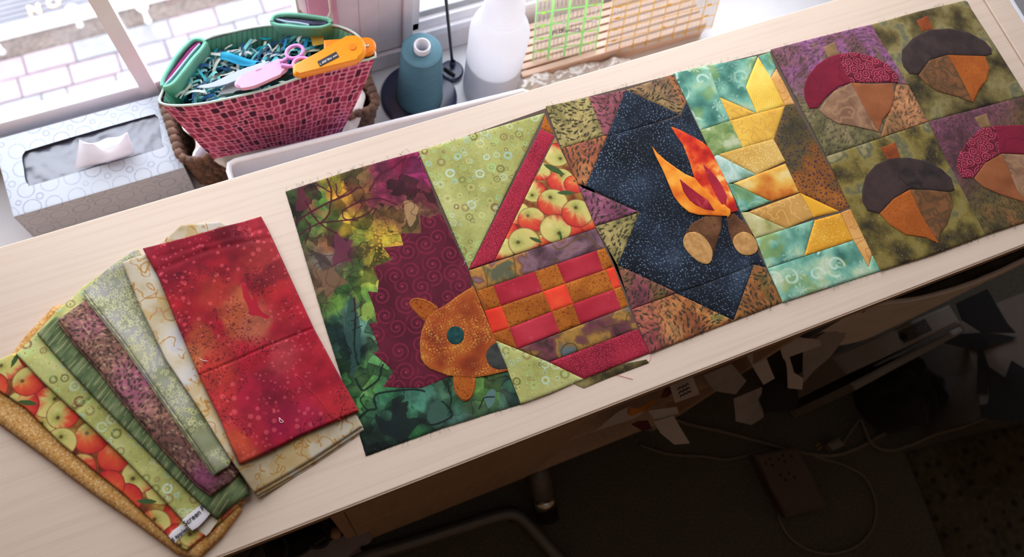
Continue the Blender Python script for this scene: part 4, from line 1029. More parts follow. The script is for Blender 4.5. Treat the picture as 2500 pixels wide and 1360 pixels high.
def p_rings(x, y):
    t = fbm(x, y, 45, 3, 8)
    c = ramp(t, [(0, (104, 108, 66)), (.35, (132, 132, 102)), (.6, (152, 148, 144)), (1, (164, 158, 122))])
    for s, sd, k, R0 in ((5.6, 33, .75, 1.9), (4.2, 35, .5, 1.2)):
        d, _, dx, dy, h1, h2, _ = cells(x, y, s, sd, .6); d = np.hypot(dx * 1.25, dy); R = R0 * (.8 + .5 * h2)
        w = (1 - sst(.2, .42, np.abs(d - R))) * (h1 < k) * sst(.25, .55, fbm(x, y, 30, 2, 44) + .25)
        c = mix(c, np.array([206, 198, 140]) / 255, w * .8)
        c = mix(c, np.array([116, 122, 40]) / 255, (d < R * .75) * (h1 < k) * sst(.55, .75, fbm(x, y, 30, 2, 48)) * .6)
    return c
def p_cream_squig(x, y):
    c = ramp(fbm(x, y, 30, 4, 52), [(0, (176, 150, 110)), (.45, (198, 180, 150)), (.75, (204, 192, 176)), (1, (190, 182, 182))])
    c = mix(c, np.array([186, 150, 84]) / 255, sst(.6, .8, fbm(x, y, 24, 3, 58)) * .6)
    u = x + 5 * (fbm(x, y, 9, 2, 5) - .5); v = y + 5 * (fbm(x, y, 9, 2, 6) - .5)
    r = np.minimum(iso(lambda a, b: fbm(a, b, 13, 2, 55), u, v), iso(lambda a, b: fbm(a, b, 17, 2, 155), u, v, .45))
    return mix(c * .95, np.array([168, 112, 40]) / 255, (1 - sst(.35, .8, r)) * sst(.34, .46, fbm(x, y, 12, 2, 57)) * .9)
R_ANCH = [(*UXY(a, b, 30), c) for a, b, c in [(370, 610, (150, 14, 36)), (450, 590, (160, 18, 40)), (560, 560, (132, 14, 34)), (630, 540, (186, 40, 52)), (400, 680, (142, 12, 34)), (520, 640, (176, 24, 40)),
    (620, 630, (186, 50, 48)), (640, 660, (150, 30, 40)), (450, 730, (186, 24, 36)), (520, 700, (200, 50, 40)), (580, 720, (206, 96, 56)), (600, 690, (170, 24, 40)), (660, 700, (206, 40, 44)), (700, 720, (196, 30, 44)),
    (430, 800, (160, 14, 32)), (480, 820, (190, 72, 40)), (520, 780, (178, 20, 36)), (560, 760, (204, 90, 48)), (620, 780, (196, 96, 66)), (660, 790, (184, 26, 44)), (740, 800, (182, 18, 42)), (470, 880, (206, 104, 56)),
    (520, 900, (204, 50, 40)), (600, 860, (196, 22, 44)), (680, 860, (204, 56, 66)), (760, 860, (200, 30, 48)), (540, 970, (206, 44, 44)), (620, 960, (180, 22, 52)), (660, 940, (146, 16, 44)), (740, 940, (190, 28, 52)), (800, 920, (186, 24, 44)),
    (580, 1080, (214, 74, 40)), (620, 1040, (190, 30, 50)), (680, 1020, (166, 18, 58)), (740, 1010, (196, 30, 66)), (820, 980, (204, 36, 48)), (860, 1000, (206, 44, 46)), (600, 1120, (206, 70, 44)), (700, 1070, (184, 22, 50))]]
SPLAT = zpoly(zoom(300, 500, 1.789), [(505, 310), (530, 340), (555, 400), (560, 370), (575, 375), (580, 420), (600, 450), (635, 465), (620, 480), (590, 465), (545, 462), (535, 420), (515, 380)], 30)
def p_red(x, y):
    c = paint(x, y, R_ANCH, 12, 7, 24, 12)
    c = c * (.78 + .2 * fbm(x, y, 11, 4, 71))[:, None] * .96
    for a, b, s, sd in ((1, 1, 10, 82), (1, 1, 6, 84)):
        d, _, _, _, h1, h2, _ = cells(x, y, s, sd, .85); R = s * (.13 + .16 * h2)
        m = sst(.54, .72, fbm(x, y, 40, 2, sd + 3))
        c = mix(c, np.array([226, 92, 96]) / 255, (1 - sst(.85, 1.05, d / R)) * (h1 < .6) * m * .5)
    n = sst(.66, .74, vnoise(x / 1.2, y / 1.2, 93)) * sst(.66, .8, fbm(x, y, 26, 2, 96))
    c = mix(c, np.array([74, 14, 24]) / 255, n * .6)
    return mix(c, np.array([176, 18, 40]) / 255, in_poly(x, y, SPLAT) * .9)
F1, _, _, _ = folded('mustard gold folded fabric at the bottom of the fan', [(-60, 960), (10, 880), (60, 815), (126, 745), (152, 739), (330, 900), (560, 1150), (588, 1246), (540, 1310), (480, 1366), (430, 1352), (330, 1278), (221, 1202), (100, 1110), (0, 1037), (-60, 990)], 7.0, p_orange_cloth, 1, 7.0, .8, spread=(.4, -.6))
F2, P2, A2, T2 = folded('folded fabric printed with red and green apples', [(-40, 915), (0, 876), (30, 862), (300, 930), (560, 1130), (596, 1222), (545, 1268), (500, 1306), (455, 1344), (443, 1340), (300, 1205), (230, 1150), (145, 1080), (60, 995), (-40, 930)], 3.2, p_fan_apples, 2, 2.0, .62, spread=(1.0, -1.0))
F3, P3, A3, T3 = folded('lime green folded fabric with printed rings and a white selvage', [(37, 863), (88, 812), (200, 700), (335, 606), (480, 900), (570, 1150), (578, 1215), (515, 1250), (450, 1276), (380, 1200), (300, 1118), (240, 1060), (180, 1004), (100, 930)], 3.6, p_lime, 2, 2.4, .65, creases=(((180, 1006), (232, 962), 1.6, 3.0),), spread=(1.0, -1.0))
F4, _, _, _ = folded('dark green folded fabric with thin tan stripes', [(88, 813), (136, 770), (330, 850), (560, 1090), (606, 1206), (563, 1236), (527, 1266), (500, 1240), (437, 1180), (330, 1072), (224, 965), (150, 885)], 3.8, p_stripe_green, 2, 2.4, .65, spread=(1.0, -1.0))
F5, _, _, _ = folded('brown and plum folded batik fabric', [(139, 778), (209, 727), (330, 800), (520, 1040), (596, 1140), (560, 1178), (516, 1206), (482, 1182), (400, 1095), (310, 990), (240, 900), (183, 838)], 5.6, p_brown_leaf, 2, 5.5, .65, spread=(-.6, -1.4))
F6, _, _, _ = folded('pale olive folded fabric covered with small rings', [(202, 708), (260, 655), (330, 607), (420, 760), (520, 970), (576, 1108), (555, 1140), (527, 1156), (440, 1030), (380, 945), (300, 830), (240, 755)], 5.6, p_rings, 3, 5.0, .62, spread=(-2.0, -1.3))
F7, _, _, _ = folded('cream folded fabric with gold squiggles under the red one', [(297, 640), (350, 622), (440, 548), (480, 545), (538, 540), (640, 600), (760, 800), (884, 1040), (760, 1122), (619, 1203), (570, 1132), (480, 990), (405, 879), (340, 745)], 5.0, p_cream_squig, 4, 2.4, .65, spread=(1.2, -3.0))
F8, P8, A8, T8 = folded('bright red folded fabric on top of the fan', [(347, 605), (500, 565), (637, 527), (655, 560), (686, 626), (722, 705), (767, 802), (822, 904), (877, 1003), (735, 1062), (584, 1133), (535, 1020), (484, 916), (435, 800), (384, 673)], 4.4, p_red, 2, 2.2, .6,
    creases=(((484, 916), (640, 850), 1.0, 1.6), ((640, 850), (768, 800), 1.0, 1.6), ((375, 662), (500, 612), .9, 3.4), ((500, 612), (662, 580), .9, 3.4), ((380, 628), (650, 556), .5, 3.0)), spread=(-.6, -.9))
# selvages with printed words
SELV = printed('white_selvage', rough=.8, weave=.2)
INK = plain('black_print', (34, 34, 40), 0.8)
def on_surf(px, A, T): p = on_top(px, A, T); return np.array([p[0], p[1], float(sample(A, np.array([p[0]]), np.array([p[1]]))[0]) + T])
zt = zoom(400, 1180, 7.554)
def selvage(par, A, T, pts, words):
    P = [on_top(zt(*p), A, T + .9) for p in pts]
    zf = lambda x, y: sample(A, x, y) + T + .9
    sv = cloth('selvage', P, zf, lambda x, y: flat(x, rgb(222, 212, 214)), SELV, par, 1.4, .4, 1.0, .9); sv['label'] = 'white selvage strip with printed words'
    for s, (cx, cy), (ex, ey), (ux_, uy_), size in words:
        o = on_surf(zt(cx, cy), A, T + 1.5); e = on_surf(zt(ex, ey), A, T + 1.5); u = on_surf(zt(ux_, uy_), A, T + 1.5)
        text_obj('lettering', s, INK, sv, o, e - o, u - o, size, .12, bold=.08)
selvage(F3, A3, T3, [(690, 390), (855, 555), (770, 665), (640, 800), (520, 870), (335, 680), (470, 560)], [('Screen', (520, 640), (660, 525), (470, 575), 7.0), ('P', (715, 455), (830, 370), (690, 410), 7.0)])
selvage(F2, A2, T2, [(395, 735), (480, 850), (340, 965), (240, 1060), (215, 1105), (82, 975), (160, 875), (270, 795)], [('g apples', (288, 935), (440, 828), (250, 880), 5.6)])
P = [on_top(zt(*p), A2, T2 + .3) for p in [(900, 610), (1000, 690), (850, 900), (780, 970), (600, 850), (700, 760), (840, 600)]]
cloth('unprinted_edge', P, lambda x, y: sample(A2, x, y) + T2 + .3, lambda x, y: flat(x, rgb(214, 196, 176)), SELV, F2, 1.6, .3, 1, .8)
# loose threads and lint
def lint(name, label, pts, r, mat_, z=.5, A=None, T=0):
    P = []
    for p in pts:
        if A is None: q = UXY(*p, z); P.append((q[0], q[1], z))
        else: q = on_surf(p, A, T); P.append((q[0], q[1], q[2] + .5))
    return tag(tube(name, P, r, mat_, None, 5), label, 'thread')
REDTH = plain('red_thread', (206, 50, 64), 0.8)
lint('thread_curl', 'tiny white curl of thread on the red fabric near its lower edge', [(681, 1020), (688, 1026), (692, 1030), (686, 1032), (682, 1026), (684, 1021)], .3, THREADM, A=A8, T=T8)
lint('thread_snip', 'short white thread snip on the red fabric by its fold', [(487, 876), (497, 881), (507, 882)], .3, THREADM, A=A8, T=T8)
lint('red_thread', 'long loose red thread lying on the red fabric', [(722, 915), (742, 930), (748, 945), (760, 955), (782, 978), (800, 1002), (820, 1018), (836, 1028)], .22, REDTH, A=A8, T=T8)
lint('red_thread', 'red thread on the table below the crimson basket base', [(1488, 912), (1515, 918), (1545, 926)], .22, REDTH)
lint('pink_thread', 'curved pink thread at the corner of the basket block', [(1588, 868), (1586, 880), (1575, 887), (1560, 888)], .22, plain('pink_thread_c', (226, 150, 146), .8))
# ================================================================== things on the window sill
# ---- tissue box
TB = (-317.0, -80.0, 672.0, 797.0, -378.0, -280.0)
tb = thing('tissue_box', 'white tissue box with silver ring print on the sill at the left', 'tissue box', ((TB[0] + TB[1]) / 2, 735, TB[4]))
def p_box(u, v, s=1):
    c = flat(u, rgb(178, 184, 194))
    for sp, sd, R0, R1, k in ((31, 5, 10.5, 12.5, .95), (31.001, 9, 3.2, 4.6, .7)):
        d, _, _, _, h1, h2, h3 = cells(u + 400 * s + (15.5 if sp > 31 else 0), v + 300 * s + (15.5 if sp > 31 else 0), sp, sd + s, .12)
        R = R0 + (R1 - R0) * h2
        c = mix(c, rgb(132, 136, 160)[None] * np.ones((len(u), 1)), (1 - sst(.5, 1.1, np.abs(d - R))) * (h1 < k) * (.25 + .55 * h3))
    return c
HOLE = [UXY(*p, -280) for p in smooth_poly([(54, 386), (60, 372), (78, 364), (220, 322), (364, 282), (380, 282), (388, 292), (392, 320), (396, 350), (388, 364), (240, 406), (84, 451), (70, 450), (62, 440), (58, 412)], 3)]
cloth('top_panel', [(TB[0], TB[2]), (TB[1], TB[2]), (TB[1], TB[3]), (TB[0], TB[3])], lambda x, y: -280 + 0 * x, p_box, CARD, tb, 1.3, .4, 1, .8, hole=HOLE)
for nm, f, k in (('front_panel', lambda u, v: np.c_[TB[0] + (TB[1] - TB[0]) * u, TB[2] + 0 * u, TB[4] + (TB[5] - .6 - TB[4]) * v], 2), ('back_panel', lambda u, v: np.c_[TB[0] + (TB[1] - TB[0]) * u, TB[3] + 0 * u, TB[4] + (TB[5] - .6 - TB[4]) * v], 3),
                 ('side_panel', lambda u, v: np.c_[TB[0] + 0 * u, TB[2] + (TB[3] - TB[2]) * u, TB[4] + (TB[5] - .6 - TB[4]) * v], 4), ('side_panel', lambda u, v: np.c_[TB[1] + 0 * u, TB[2] + (TB[3] - TB[2]) * u, TB[4] + (TB[5] - .6 - TB[4]) * v], 5)):
    wd = 237 if k < 4 else 125
    grid_patch(nm, f, wd, 98, CARD, tb, lambda u, v, wd=wd, k=k: p_box(u * wd, v * 98, k))
box('bottom_panel', TB[0], TB[1], TB[2], TB[3], TB[4] - 1.5, TB[4], CARD, tb)
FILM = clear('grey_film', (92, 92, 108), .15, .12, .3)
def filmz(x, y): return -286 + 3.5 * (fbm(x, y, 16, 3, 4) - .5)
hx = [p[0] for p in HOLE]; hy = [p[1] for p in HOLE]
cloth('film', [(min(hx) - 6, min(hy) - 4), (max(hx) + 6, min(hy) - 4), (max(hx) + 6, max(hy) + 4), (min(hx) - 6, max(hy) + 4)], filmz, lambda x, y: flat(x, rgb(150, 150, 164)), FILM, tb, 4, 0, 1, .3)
box('dark_inside', TB[0] + 2, TB[1] - 2, TB[2] + 2, TB[3] - 2, TB[4] + 1, TB[4] + 40, plain('shaded_tissue', (150, 150, 160), .9), tb).name = 'tissue_stack'  # white tissue coloured grey, the dark of the box interior put into it
TISM = milky('tissue_paper', (238, 236, 242), .35, .9)
z1 = zoom(0, 0, 2.428)
ts = thing('paper_tissue', 'white paper tissue pulled up out of the tissue box opening', 'tissue', U(*z1(620, 960), -285))
def sheet(bot, top, zb, zt_, by):
    Bp = smooth_poly([U(*z1(*p), zb) for p in bot], 6, False); Tp = smooth_poly([U(*z1(*p), zt_) for p in top], 6, False)
    Bp = np.array(Bp); Tp = np.array(Tp)
    def f(u, v):
        i = u * (len(Bp) - 1); k = np.minimum(i.astype(int), len(Bp) - 2); q = (i - k)[:, None]
        b = Bp[k] * (1 - q) + Bp[k + 1] * q; t = Tp[k] * (1 - q) + Tp[k + 1] * q
        w = v[:, None]; P = b * (1 - w) + t * w
        P[:, 1] += by * np.sin(np.pi * v) + 2.0 * np.sin(u * 11 + v * 3) * v; return P
    return f
grid_patch('front_fold', sheet([(440, 1012), (540, 985), (640, 960), (730, 935), (800, 912)], [(470, 826), (548, 850), (620, 900), (700, 850), (755, 792)], -284, -243, -3), 40, 14, TISM, ts)
grid_patch('back_fold', sheet([(470, 985), (560, 960), (650, 935), (740, 915), (798, 905)], [(500, 842), (580, 838), (650, 822), (710, 800), (757, 790)], -284, -240, 4), 40, 14, TISM, ts)

# ---- white tray behind the table edge
tray = thing('plastic_tray', 'white plastic tray on the sill right behind the table edge', 'tray', (156, 568, SILL_Z + 1))
TX0, TX1, TYa, TYb, TZ = -20.0, 420.0, 545.0, 618.0, -200.0
bm = bmesh.new()
for a in ((TX0, TX1, TYa, TYb, SILL_Z + 1, SILL_Z + 4), (TX0, TX0 + 3, TYa, TYb, SILL_Z + 4, TZ), (TX1 - 3, TX1, TYa, TYb, SILL_Z + 4, TZ), (TX0 + 3, TX1 - 3, TYa, TYa + 3, SILL_Z + 4, TZ), (TX0 + 3, TX1 - 3, TYb - 3, TYb, SILL_Z + 4, TZ)): bm_box(bm, *a)
def tray_rot(x, y):
    c, s = math.cos(-.0514), math.sin(-.0514); x, y = x - TX0, y - TYb; return TX0 + x * c - y * s, TYb + x * s + y * c
for v in bm.verts:
    q = tray_rot(v.co.x * 1000, v.co.y * 1000); v.co.x, v.co.y = q[0] / 1000, q[1] / 1000
bm_obj('tray_body', bm, PLASTIC_W, tray)
tube('rolled_rim', [(*tray_rot(a, b), c) for a, b, c in [(TX0, TYa, TZ), (TX1, TYa, TZ), (TX1, TYb - 8, TZ), (TX1 - 8, TYb, TZ), (TX0 + 12, TYb, TZ), (TX0 + 3, TYb - 3, TZ), (TX0, TYb - 12, TZ)]], 4.2, PLASTIC_W, tray, 8, True, 0)

# ---- wicker basket with cloth
wk = thing('wicker_basket', 'brown woven wicker basket on the sill under the pink fabric basket', 'basket', (70, 733, SILL_Z))
WICK = plain('brown_wicker', (98, 68, 50), .7, var=.5, scale=70, bump=.5, bscale=300)
def rrect(x0, x1, y0, y1, r, n=6):
    out = []
    for cx, cy, a in ((x1 - r, y0 + r, -90), (x1 - r, y1 - r, 0), (x0 + r, y1 - r, 90), (x0 + r, y0 + r, 180)):
        for k in range(n + 1): t = math.radians(a + 90 * k / n); out.append((cx + r * math.cos(t), cy + r * math.sin(t)))
    return out
def bead_row(bm, z, s, ph, x0, x1, y0, y1):
    P = resample(rrect(x0, x1, y0, y1, 20), 3.0); L = len(P); step = max(1, int(s * 1.15 / 3.0))
    for i in range(int(ph), L, step):
        p = P[i]; q = P[(i + 1) % L]; a = math.atan2(q[1] - p[1], q[0] - p[0])
        mt = Matrix.Translation(Vector(M((p[0], p[1], z)))) @ Matrix.Rotation(a, 4, 'Z') @ Matrix.Rotation(.5, 4, 'Y') @ Matrix.Diagonal((s * .82 / 1000, s * .62 / 1000, s * .6 / 1000, 1))
        bmesh.ops.create_icosphere(bm, subdivisions=1, radius=1, matrix=mt)
bm = bmesh.new(); bead_row(bm, -270, 13, 0, -80, 216, 672, 793)
o = bm_obj('braided_rim', bm, WICK, wk, True)
bm = bmesh.new()
for k in range(7): bead_row(bm, -283 - k * 13.5, 13, (k % 2) * 2, -78 + k * 1.5, 214 - k * 1.5, 674 + k, 791 - k)
o = bm_obj('weave', bm, WICK, wk, True); o['kind'] = 'stuff'
box('basket_floor', -64, 200, 686, 780, SILL_Z + .5, SILL_Z + 6, WICK, wk)
LINEN = plain('white_cotton_cloth', (224, 216, 210), .9, var=.03, bump=.1, bscale=800)
lc = thing('white_cloth', 'crumpled white cloth stuffed in the wicker basket below the pink basket', 'cloth', U(650, 380, -262))
lp = [U(*p, -262)[:2] for p in smooth_poly([(441, 303), (470, 332), (476, 350), (466, 372), (470, 392), (500, 372), (530, 390), (566, 401), (612, 404), (700, 384), (800, 345), (868, 300), (886, 250), (880, 200), (760, 110), (520, 130), (446, 240)], 4)]
cloth('crumpled_cloth', lp, lambda x, y: -268 + 14 * (fbm(x, y, 34, 3, 8) - .5) + np.where(y < 668, -.45 * (668 - y), 0), lambda x, y: flat(x, rgb(222, 214, 208)), SELV, lc, 2.2, 2.5, 5, 4)
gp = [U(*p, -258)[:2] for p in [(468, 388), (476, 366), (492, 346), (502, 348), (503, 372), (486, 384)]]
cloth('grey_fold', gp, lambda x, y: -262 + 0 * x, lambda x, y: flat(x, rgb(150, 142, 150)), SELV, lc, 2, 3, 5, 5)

# ---- pink patchwork basket
RZ, BZ = -115.0, -256.0
fb = thing('fabric_basket', 'pink cobblestone print fabric basket with mint lining full of sewing tools', 'basket', (70, 700, BZ))
z2 = zoom(360, 0, 3.0917)
rim_px = [(391, 250), (425, 258), (489, 254), (560, 240), (645, 220), (715, 196), (787, 171), (850, 155), (917, 139), (893, 108), (866, 82), (836, 68), (806, 62), (730, 60), (645, 64), (570, 78), (499, 98), (450, 150), (412, 196), (396, 226)]
rim = [U(*p, RZ) for p in rim_px]
bFL, bFR = U(522, 388, BZ), U(832, 327, BZ); bBR = bFR + np.array([-6, 58, 0]); bBL = bFL + np.array([4, 62, 0])
def along(a, b, n): return [a + (b - a) * k / n for k in range(n)]
base_l = along(bFL, bFR, 8) + along(bFR, bBR, 4) + along(bBR, bBL, 4) + along(bBL, bFL, 4)
cen = np.mean(rim, 0)
def loops(inset):
    R = [np.array(p) + (cen - p) * inset for p in rim]; B = [np.array(p) + (np.mean(base_l, 0) - p) * inset for p in base_l]
    R = np.array(R + [R[0]]); B = np.array(B + [B[0]])
    per = np.r_[0, np.cumsum(np.linalg.norm(np.diff(np.array(rim + [rim[0]]), axis=0), axis=1))]
    def f(u, v, dz=0):
        s = u * per[-1]
        r = np.stack([np.interp(s, per, R[:, k]) for k in range(3)], 1); b = np.stack([np.interp(s, per, B[:, k]) for k in range(3)], 1)
        w = v[:, None]; P = r * (1 - w) + b * w
        bul = 5 * np.sin(np.pi * v) ** 1.0 * (fbm(s, v * 90, 60, 2, 4) - .2)
        P[:, 1] -= bul * np.where(s < per[8], 1, 0); return P
    return f, per
fo, PER = loops(0.0); fi, _ = loops(0.03)
def p_cobble(s, h):
    s = s + 2.5 * (fbm(s, h, 20, 2, 1) - .5); h = h + 3.0 * (fbm(s, h, 26, 2, 2) - .5)
    rowh = 14.0; k = np.floor(h / rowh); v = h / rowh - k
    sp = 10.5; i0 = np.floor(s / sp + hash2(k, k * 0, 5)); best = np.full(s.shape, 1e9); sec = best.copy(); bi = np.zeros_like(s)
    for d in (-2, -1, 0, 1, 2):
        i = i0 + d; cx = (i + .5 + .75 * (hash2(i, k, 7) - .5) - hash2(k, k * 0, 5)) * sp; q = np.abs(s - cx); m = q < best
        sec = np.where(m, best, np.minimum(sec, q)); best = np.where(m, q, best); bi = np.where(m, i, bi)
    ex = (sec - best) * .5; split = hash2(bi, k, 21) > .62
    v2 = np.where(split, (v * 2) % 1, v); hh = np.where(split, rowh / 2, rowh)
    kk = k * 2 + np.where(split, np.floor(v * 2), 0)
    ey = np.minimum(v2, 1 - v2) * hh
    r = 3.4; ax = np.clip(r - ex, 0, None); ay = np.clip(r - ey, 0, None); sd = r - np.hypot(ax, ay)
    hsh = hash2(bi, kk, 31)
    stone = ramp(hsh, [(0, (84, 26, 62)), (.15, (112, 32, 72)), (.3, (164, 48, 92)), (.6, (198, 70, 114)), (.85, (214, 88, 132)), (1, (186, 66, 132))])
    stone = mix(stone, stone * .78, sst(.8, 2.2, sd)); stone = stone * (.9 + .2 * fbm(s, h, 5, 2, 9))[:, None]
    mort = ramp(fbm(s, h, 40, 2, 14), [(0, (212, 122, 150)), (1, (224, 140, 180))])
    return mix(mort, stone, sst(.55, 1.1, sd))
def p_mint(u, v, st=True):
    s = u * PER[-1]; c = ramp(fbm(s, v * 140, 30, 3, 5), [(0, (90, 168, 140)), (1, (120, 192, 164))])
    c = mix(c, np.array([70, 140, 116]) / 255, (1 - sst(.1, .2, np.abs((s / 7.0) % 1 - .5))) * .8)
    return dots(c, s, v * 140, 11, 3, (196, 200, 180), .6, 1.2, .5)
p_mint_base = p_mint
grid_patch('outer_panel', fo, 620, 100, QUILTED, fb, lambda u, v: p_cobble(u * PER[-1], v * 141))
grid_patch('lining', fi, 360, 60, QUILTED, fb, lambda u, v: p_mint_base(u, v))
bm = bmesh.new(); fl = [bm.verts.new(M(p + np.array([0, 0, 1]))) for p in base_l]; bm.faces.new(fl); bm_obj('base_panel', bm, plain('mint_base', (96, 170, 144), .9), fb)
MINT = plain('mint_cotton', (122, 190, 166), .85, var=.1, scale=60); MINT_D = plain('dull_mint_binding', (196, 214, 206), .85, var=.08)
MAG = plain('magenta_cotton', (150, 40, 110), .85, var=.3, scale=90); PALEB = plain('pale_blue_batting', (186, 208, 226), .9, var=.08)
tube('binding', [p + np.array([0, 0, .5]) for p in rim], 1.7, MINT_D, fb, 7, True, 3)
def ribbon_wall(name, px, zt_, h, th, mat_, par, zs=None):
    P = smooth_poly([U(*p, zt_) for p in px], 5, False); bm = bmesh.new(); rows = []
    for k, p in enumerate(P):
        a = P[max(k - 1, 0)]; b = P[min(k + 1, len(P) - 1)]; t = (b - a) / np.linalg.norm(b - a); n = np.array([-t[1], t[0], 0]) * th / 2
        rows.append([bm.verts.new(M(q)) for q in (p + n, p + n * .5 + (0, 0, th * .35), p - n * .5 + (0, 0, th * .35), p - n, p - n - (0, 0, h), p + n - (0, 0, h))])
    for A_, B_ in zip(rows[:-1], rows[1:]):
        for i in range(6): bm.faces.new((A_[i], A_[(i + 1) % 6], B_[(i + 1) % 6], B_[i]))
    bm.faces.new(rows[0]); bm.faces.new(rows[-1][::-1])
    return bm_obj(name, bm, mat_, par, False)
cz = lambda L: [z2(*p) for p in L]
ribbon_wall('folded_cuff', cz([(112, 648), (116, 600), (160, 515), (230, 410), (330, 308), (400, 296), (434, 312)]), RZ + 6, 26, 5, MINT, fb)
ribbon_wall('folded_cuff', cz([(118, 658), (190, 632), (270, 540), (340, 450), (410, 370), (440, 318)]), RZ + 5, 26, 6, MINT, fb)
ribbon_wall('cuff_fold_inside', cz([(130, 640), (190, 560), (260, 470), (330, 380), (405, 318)]), RZ + 1, 20, 7, MAG, fb)
ribbon_wall('batting', cz([(122, 646), (180, 585), (250, 500), (330, 400), (395, 330)]), RZ + 4, 14, 2.5, PALEB, fb)
ribbon_wall('folded_cuff', cz([(936, 160), (960, 120), (1040, 106), (1130, 108), (1260, 124), (1360, 142), (1388, 168)]), RZ + 7, 24, 5, MINT, fb)
ribbon_wall('folded_cuff', cz([(936, 164), (980, 186), (1080, 196), (1200, 206), (1310, 204), (1386, 180)]), RZ + 5, 24, 5, MINT, fb)
ribbon_wall('cuff_fold_inside', cz([(960, 158), (1040, 160), (1140, 168), (1260, 182), (1350, 180)]), RZ + 1, 18, 9, plain('dark_print_cotton', (70, 66, 92), .85, var=.4, scale=120), fb)
ribbon_wall('batting', cz([(960, 140), (1050, 162), (1140, 172), (1220, 188)]), RZ + 4, 14, 3, PALEB, fb)
# fill: cloth bed and thread shreds
bed = [U(*p, -150)[:2] for p in [(430, 245), (470, 170), (520, 128), (640, 92), (800, 88), (860, 110), (870, 140), (780, 172), (640, 215), (520, 245)]]
DK = plain('dark_teal_scrap', (30, 44, 58), .9, var=.4, scale=120)
cloth('scrap_bed', bed, lambda x, y: -156 + 12 * (fbm(x, y, 25, 3, 3) - .5), lambda x, y: ramp(fbm(x, y, 9, 3, 3), [(0, (20, 26, 40)), (.5, (32, 60, 76)), (1, (50, 100, 110))]), COTTON, fb, 3, 2, 4, 5)
tsn = thing('fabric_shreds', 'tangle of teal, blue and white fabric strips inside the pink basket', 'fabric scraps', U(600, 180, -140)); tsn['kind'] = 'stuff'
bedp = [U(*p, -136)[:2] for p in [(440, 240), (480, 165), (530, 125), (640, 100), (760, 92), (770, 120), (700, 150), (660, 210), (520, 245)]]
V = []; F = []; Cc = []; xs = [p[0] for p in bedp]; ys = [p[1] for p in bedp]
pal = [(20, 160, 176), (30, 128, 168), (214, 222, 214), (120, 200, 196), (46, 90, 150), (30, 140, 150), (160, 190, 200), (90, 170, 170), (60, 90, 110), (206, 212, 190), (70, 190, 200), (224, 230, 226)]
n_done = 0
while n_done < 330:
    x, y = random.uniform(min(xs), max(xs)), random.uniform(min(ys), max(ys))
    if not in_poly(np.array([x]), np.array([y]), bedp)[0]: continue
    n_done += 1; a = random.gauss(.5, .6); l = random.uniform(12, 34); w = random.uniform(.7, 2.3); z = random.uniform(-152, -130); col = rgb(*random.choice(pal)); k0 = len(V); dz = random.uniform(-6, 10); cv = random.gauss(0, .25)
    for i in range(6):
        t = i / 5 - .5; aa = a + cv * t * 2; px_, py_ = x + l * t * math.cos(aa), y + l * t * math.sin(aa); zz = z + dz * t + 3 * math.cos(t * 3.1)
        nx, ny = -math.sin(aa) * w, math.cos(aa) * w
        V += [(px_ + nx, py_ + ny, zz), (px_ - nx, py_ - ny, zz + random.uniform(-.5, .5))]; Cc += [col, col]
        if i: F.append((k0 + 2 * i - 2, k0 + 2 * i - 1, k0 + 2 * i + 1, k0 + 2 * i))
o = mesh_np('shreds', np.array(V), np.array(F), COTTON, tsn, np.array(Cc), True); o['kind'] = 'stuff'
def flatpoly(px, z, zm=None): return [U(*(zm(*p) if zm else p), z) for p in px]
BLUE = plain('turquoise_strip_cloth', (34, 158, 200), .8, var=.15, scale=90)
bs = thing('turquoise_strip', 'wide turquoise fabric strip lying on the shreds in the pink basket', 'fabric strip', U(600, 148, -128))
bt = np.array([U(*z2(*p), -126) for p in smooth_poly([(556, 395), (640, 408), (740, 430), (850, 470)], 5, False)]); bb_ = np.array([U(*z2(*p), -126) for p in smooth_poly([(545, 445), (630, 470), (720, 484), (800, 490)], 5, False)])
def fbs(u, v):
    i = u * (len(bt) - 1); k = np.minimum(i.astype(int), len(bt) - 2); q = (i - k)[:, None]
    P = (bt[k] * (1 - q) + bt[k + 1] * q) * (1 - v[:, None]) + (bb_[k] * (1 - q) + bb_[k + 1] * q) * v[:, None]; P[:, 2] += 3 * np.sin(u * 7) + 1.5 * np.sin(v * 5); return P
grid_patch('cloth_strip', fbs, 24, 8, BLUE, bs)
# seam ripper, scissors in a sheath, tape disc
LAV = milky('lavender_plastic', (190, 198, 228), .2, .35)
kn = thing('plastic_knife', 'pale lavender plastic blade next to the pink scissors sheath', 'blade', U(560, 180, -116))
prism('blade', flatpoly(smooth_poly([(372, 655), (440, 632), (500, 622), (620, 560), (760, 505), (905, 460), (912, 474), (800, 540), (700, 590), (600, 632), (500, 655), (430, 664)], 2), -114, z2), (0, 0, -2.6), LAV, kn, .7)
SHP = plain('pink_sheath_plastic', (224, 166, 198), .45, var=.03); RINGP = plain('orchid_plastic', (214, 142, 206), .3, var=.03)
sc = thing('scissors', 'small scissors with orchid finger rings in a pale pink sheath', 'scissors', U(660, 170, -106))
prism('sheath', flatpoly(smooth_poly([(656, 615), (690, 578), (800, 528), (900, 482), (985, 442), (1030, 440), (1058, 468), (1062, 505), (1030, 545), (930, 592), (820, 640), (740, 660), (690, 660), (660, 642)], 3), -103, z2), (0, 0, -7), SHP, sc, 2.6, True)
prism('sheath_slot', flatpoly([(815, 532), (862, 516), (864, 519), (817, 535)], -102.6, z2), (0, 0, -1), plain('slot_shadow_pink', (170, 110, 140), .6), sc)
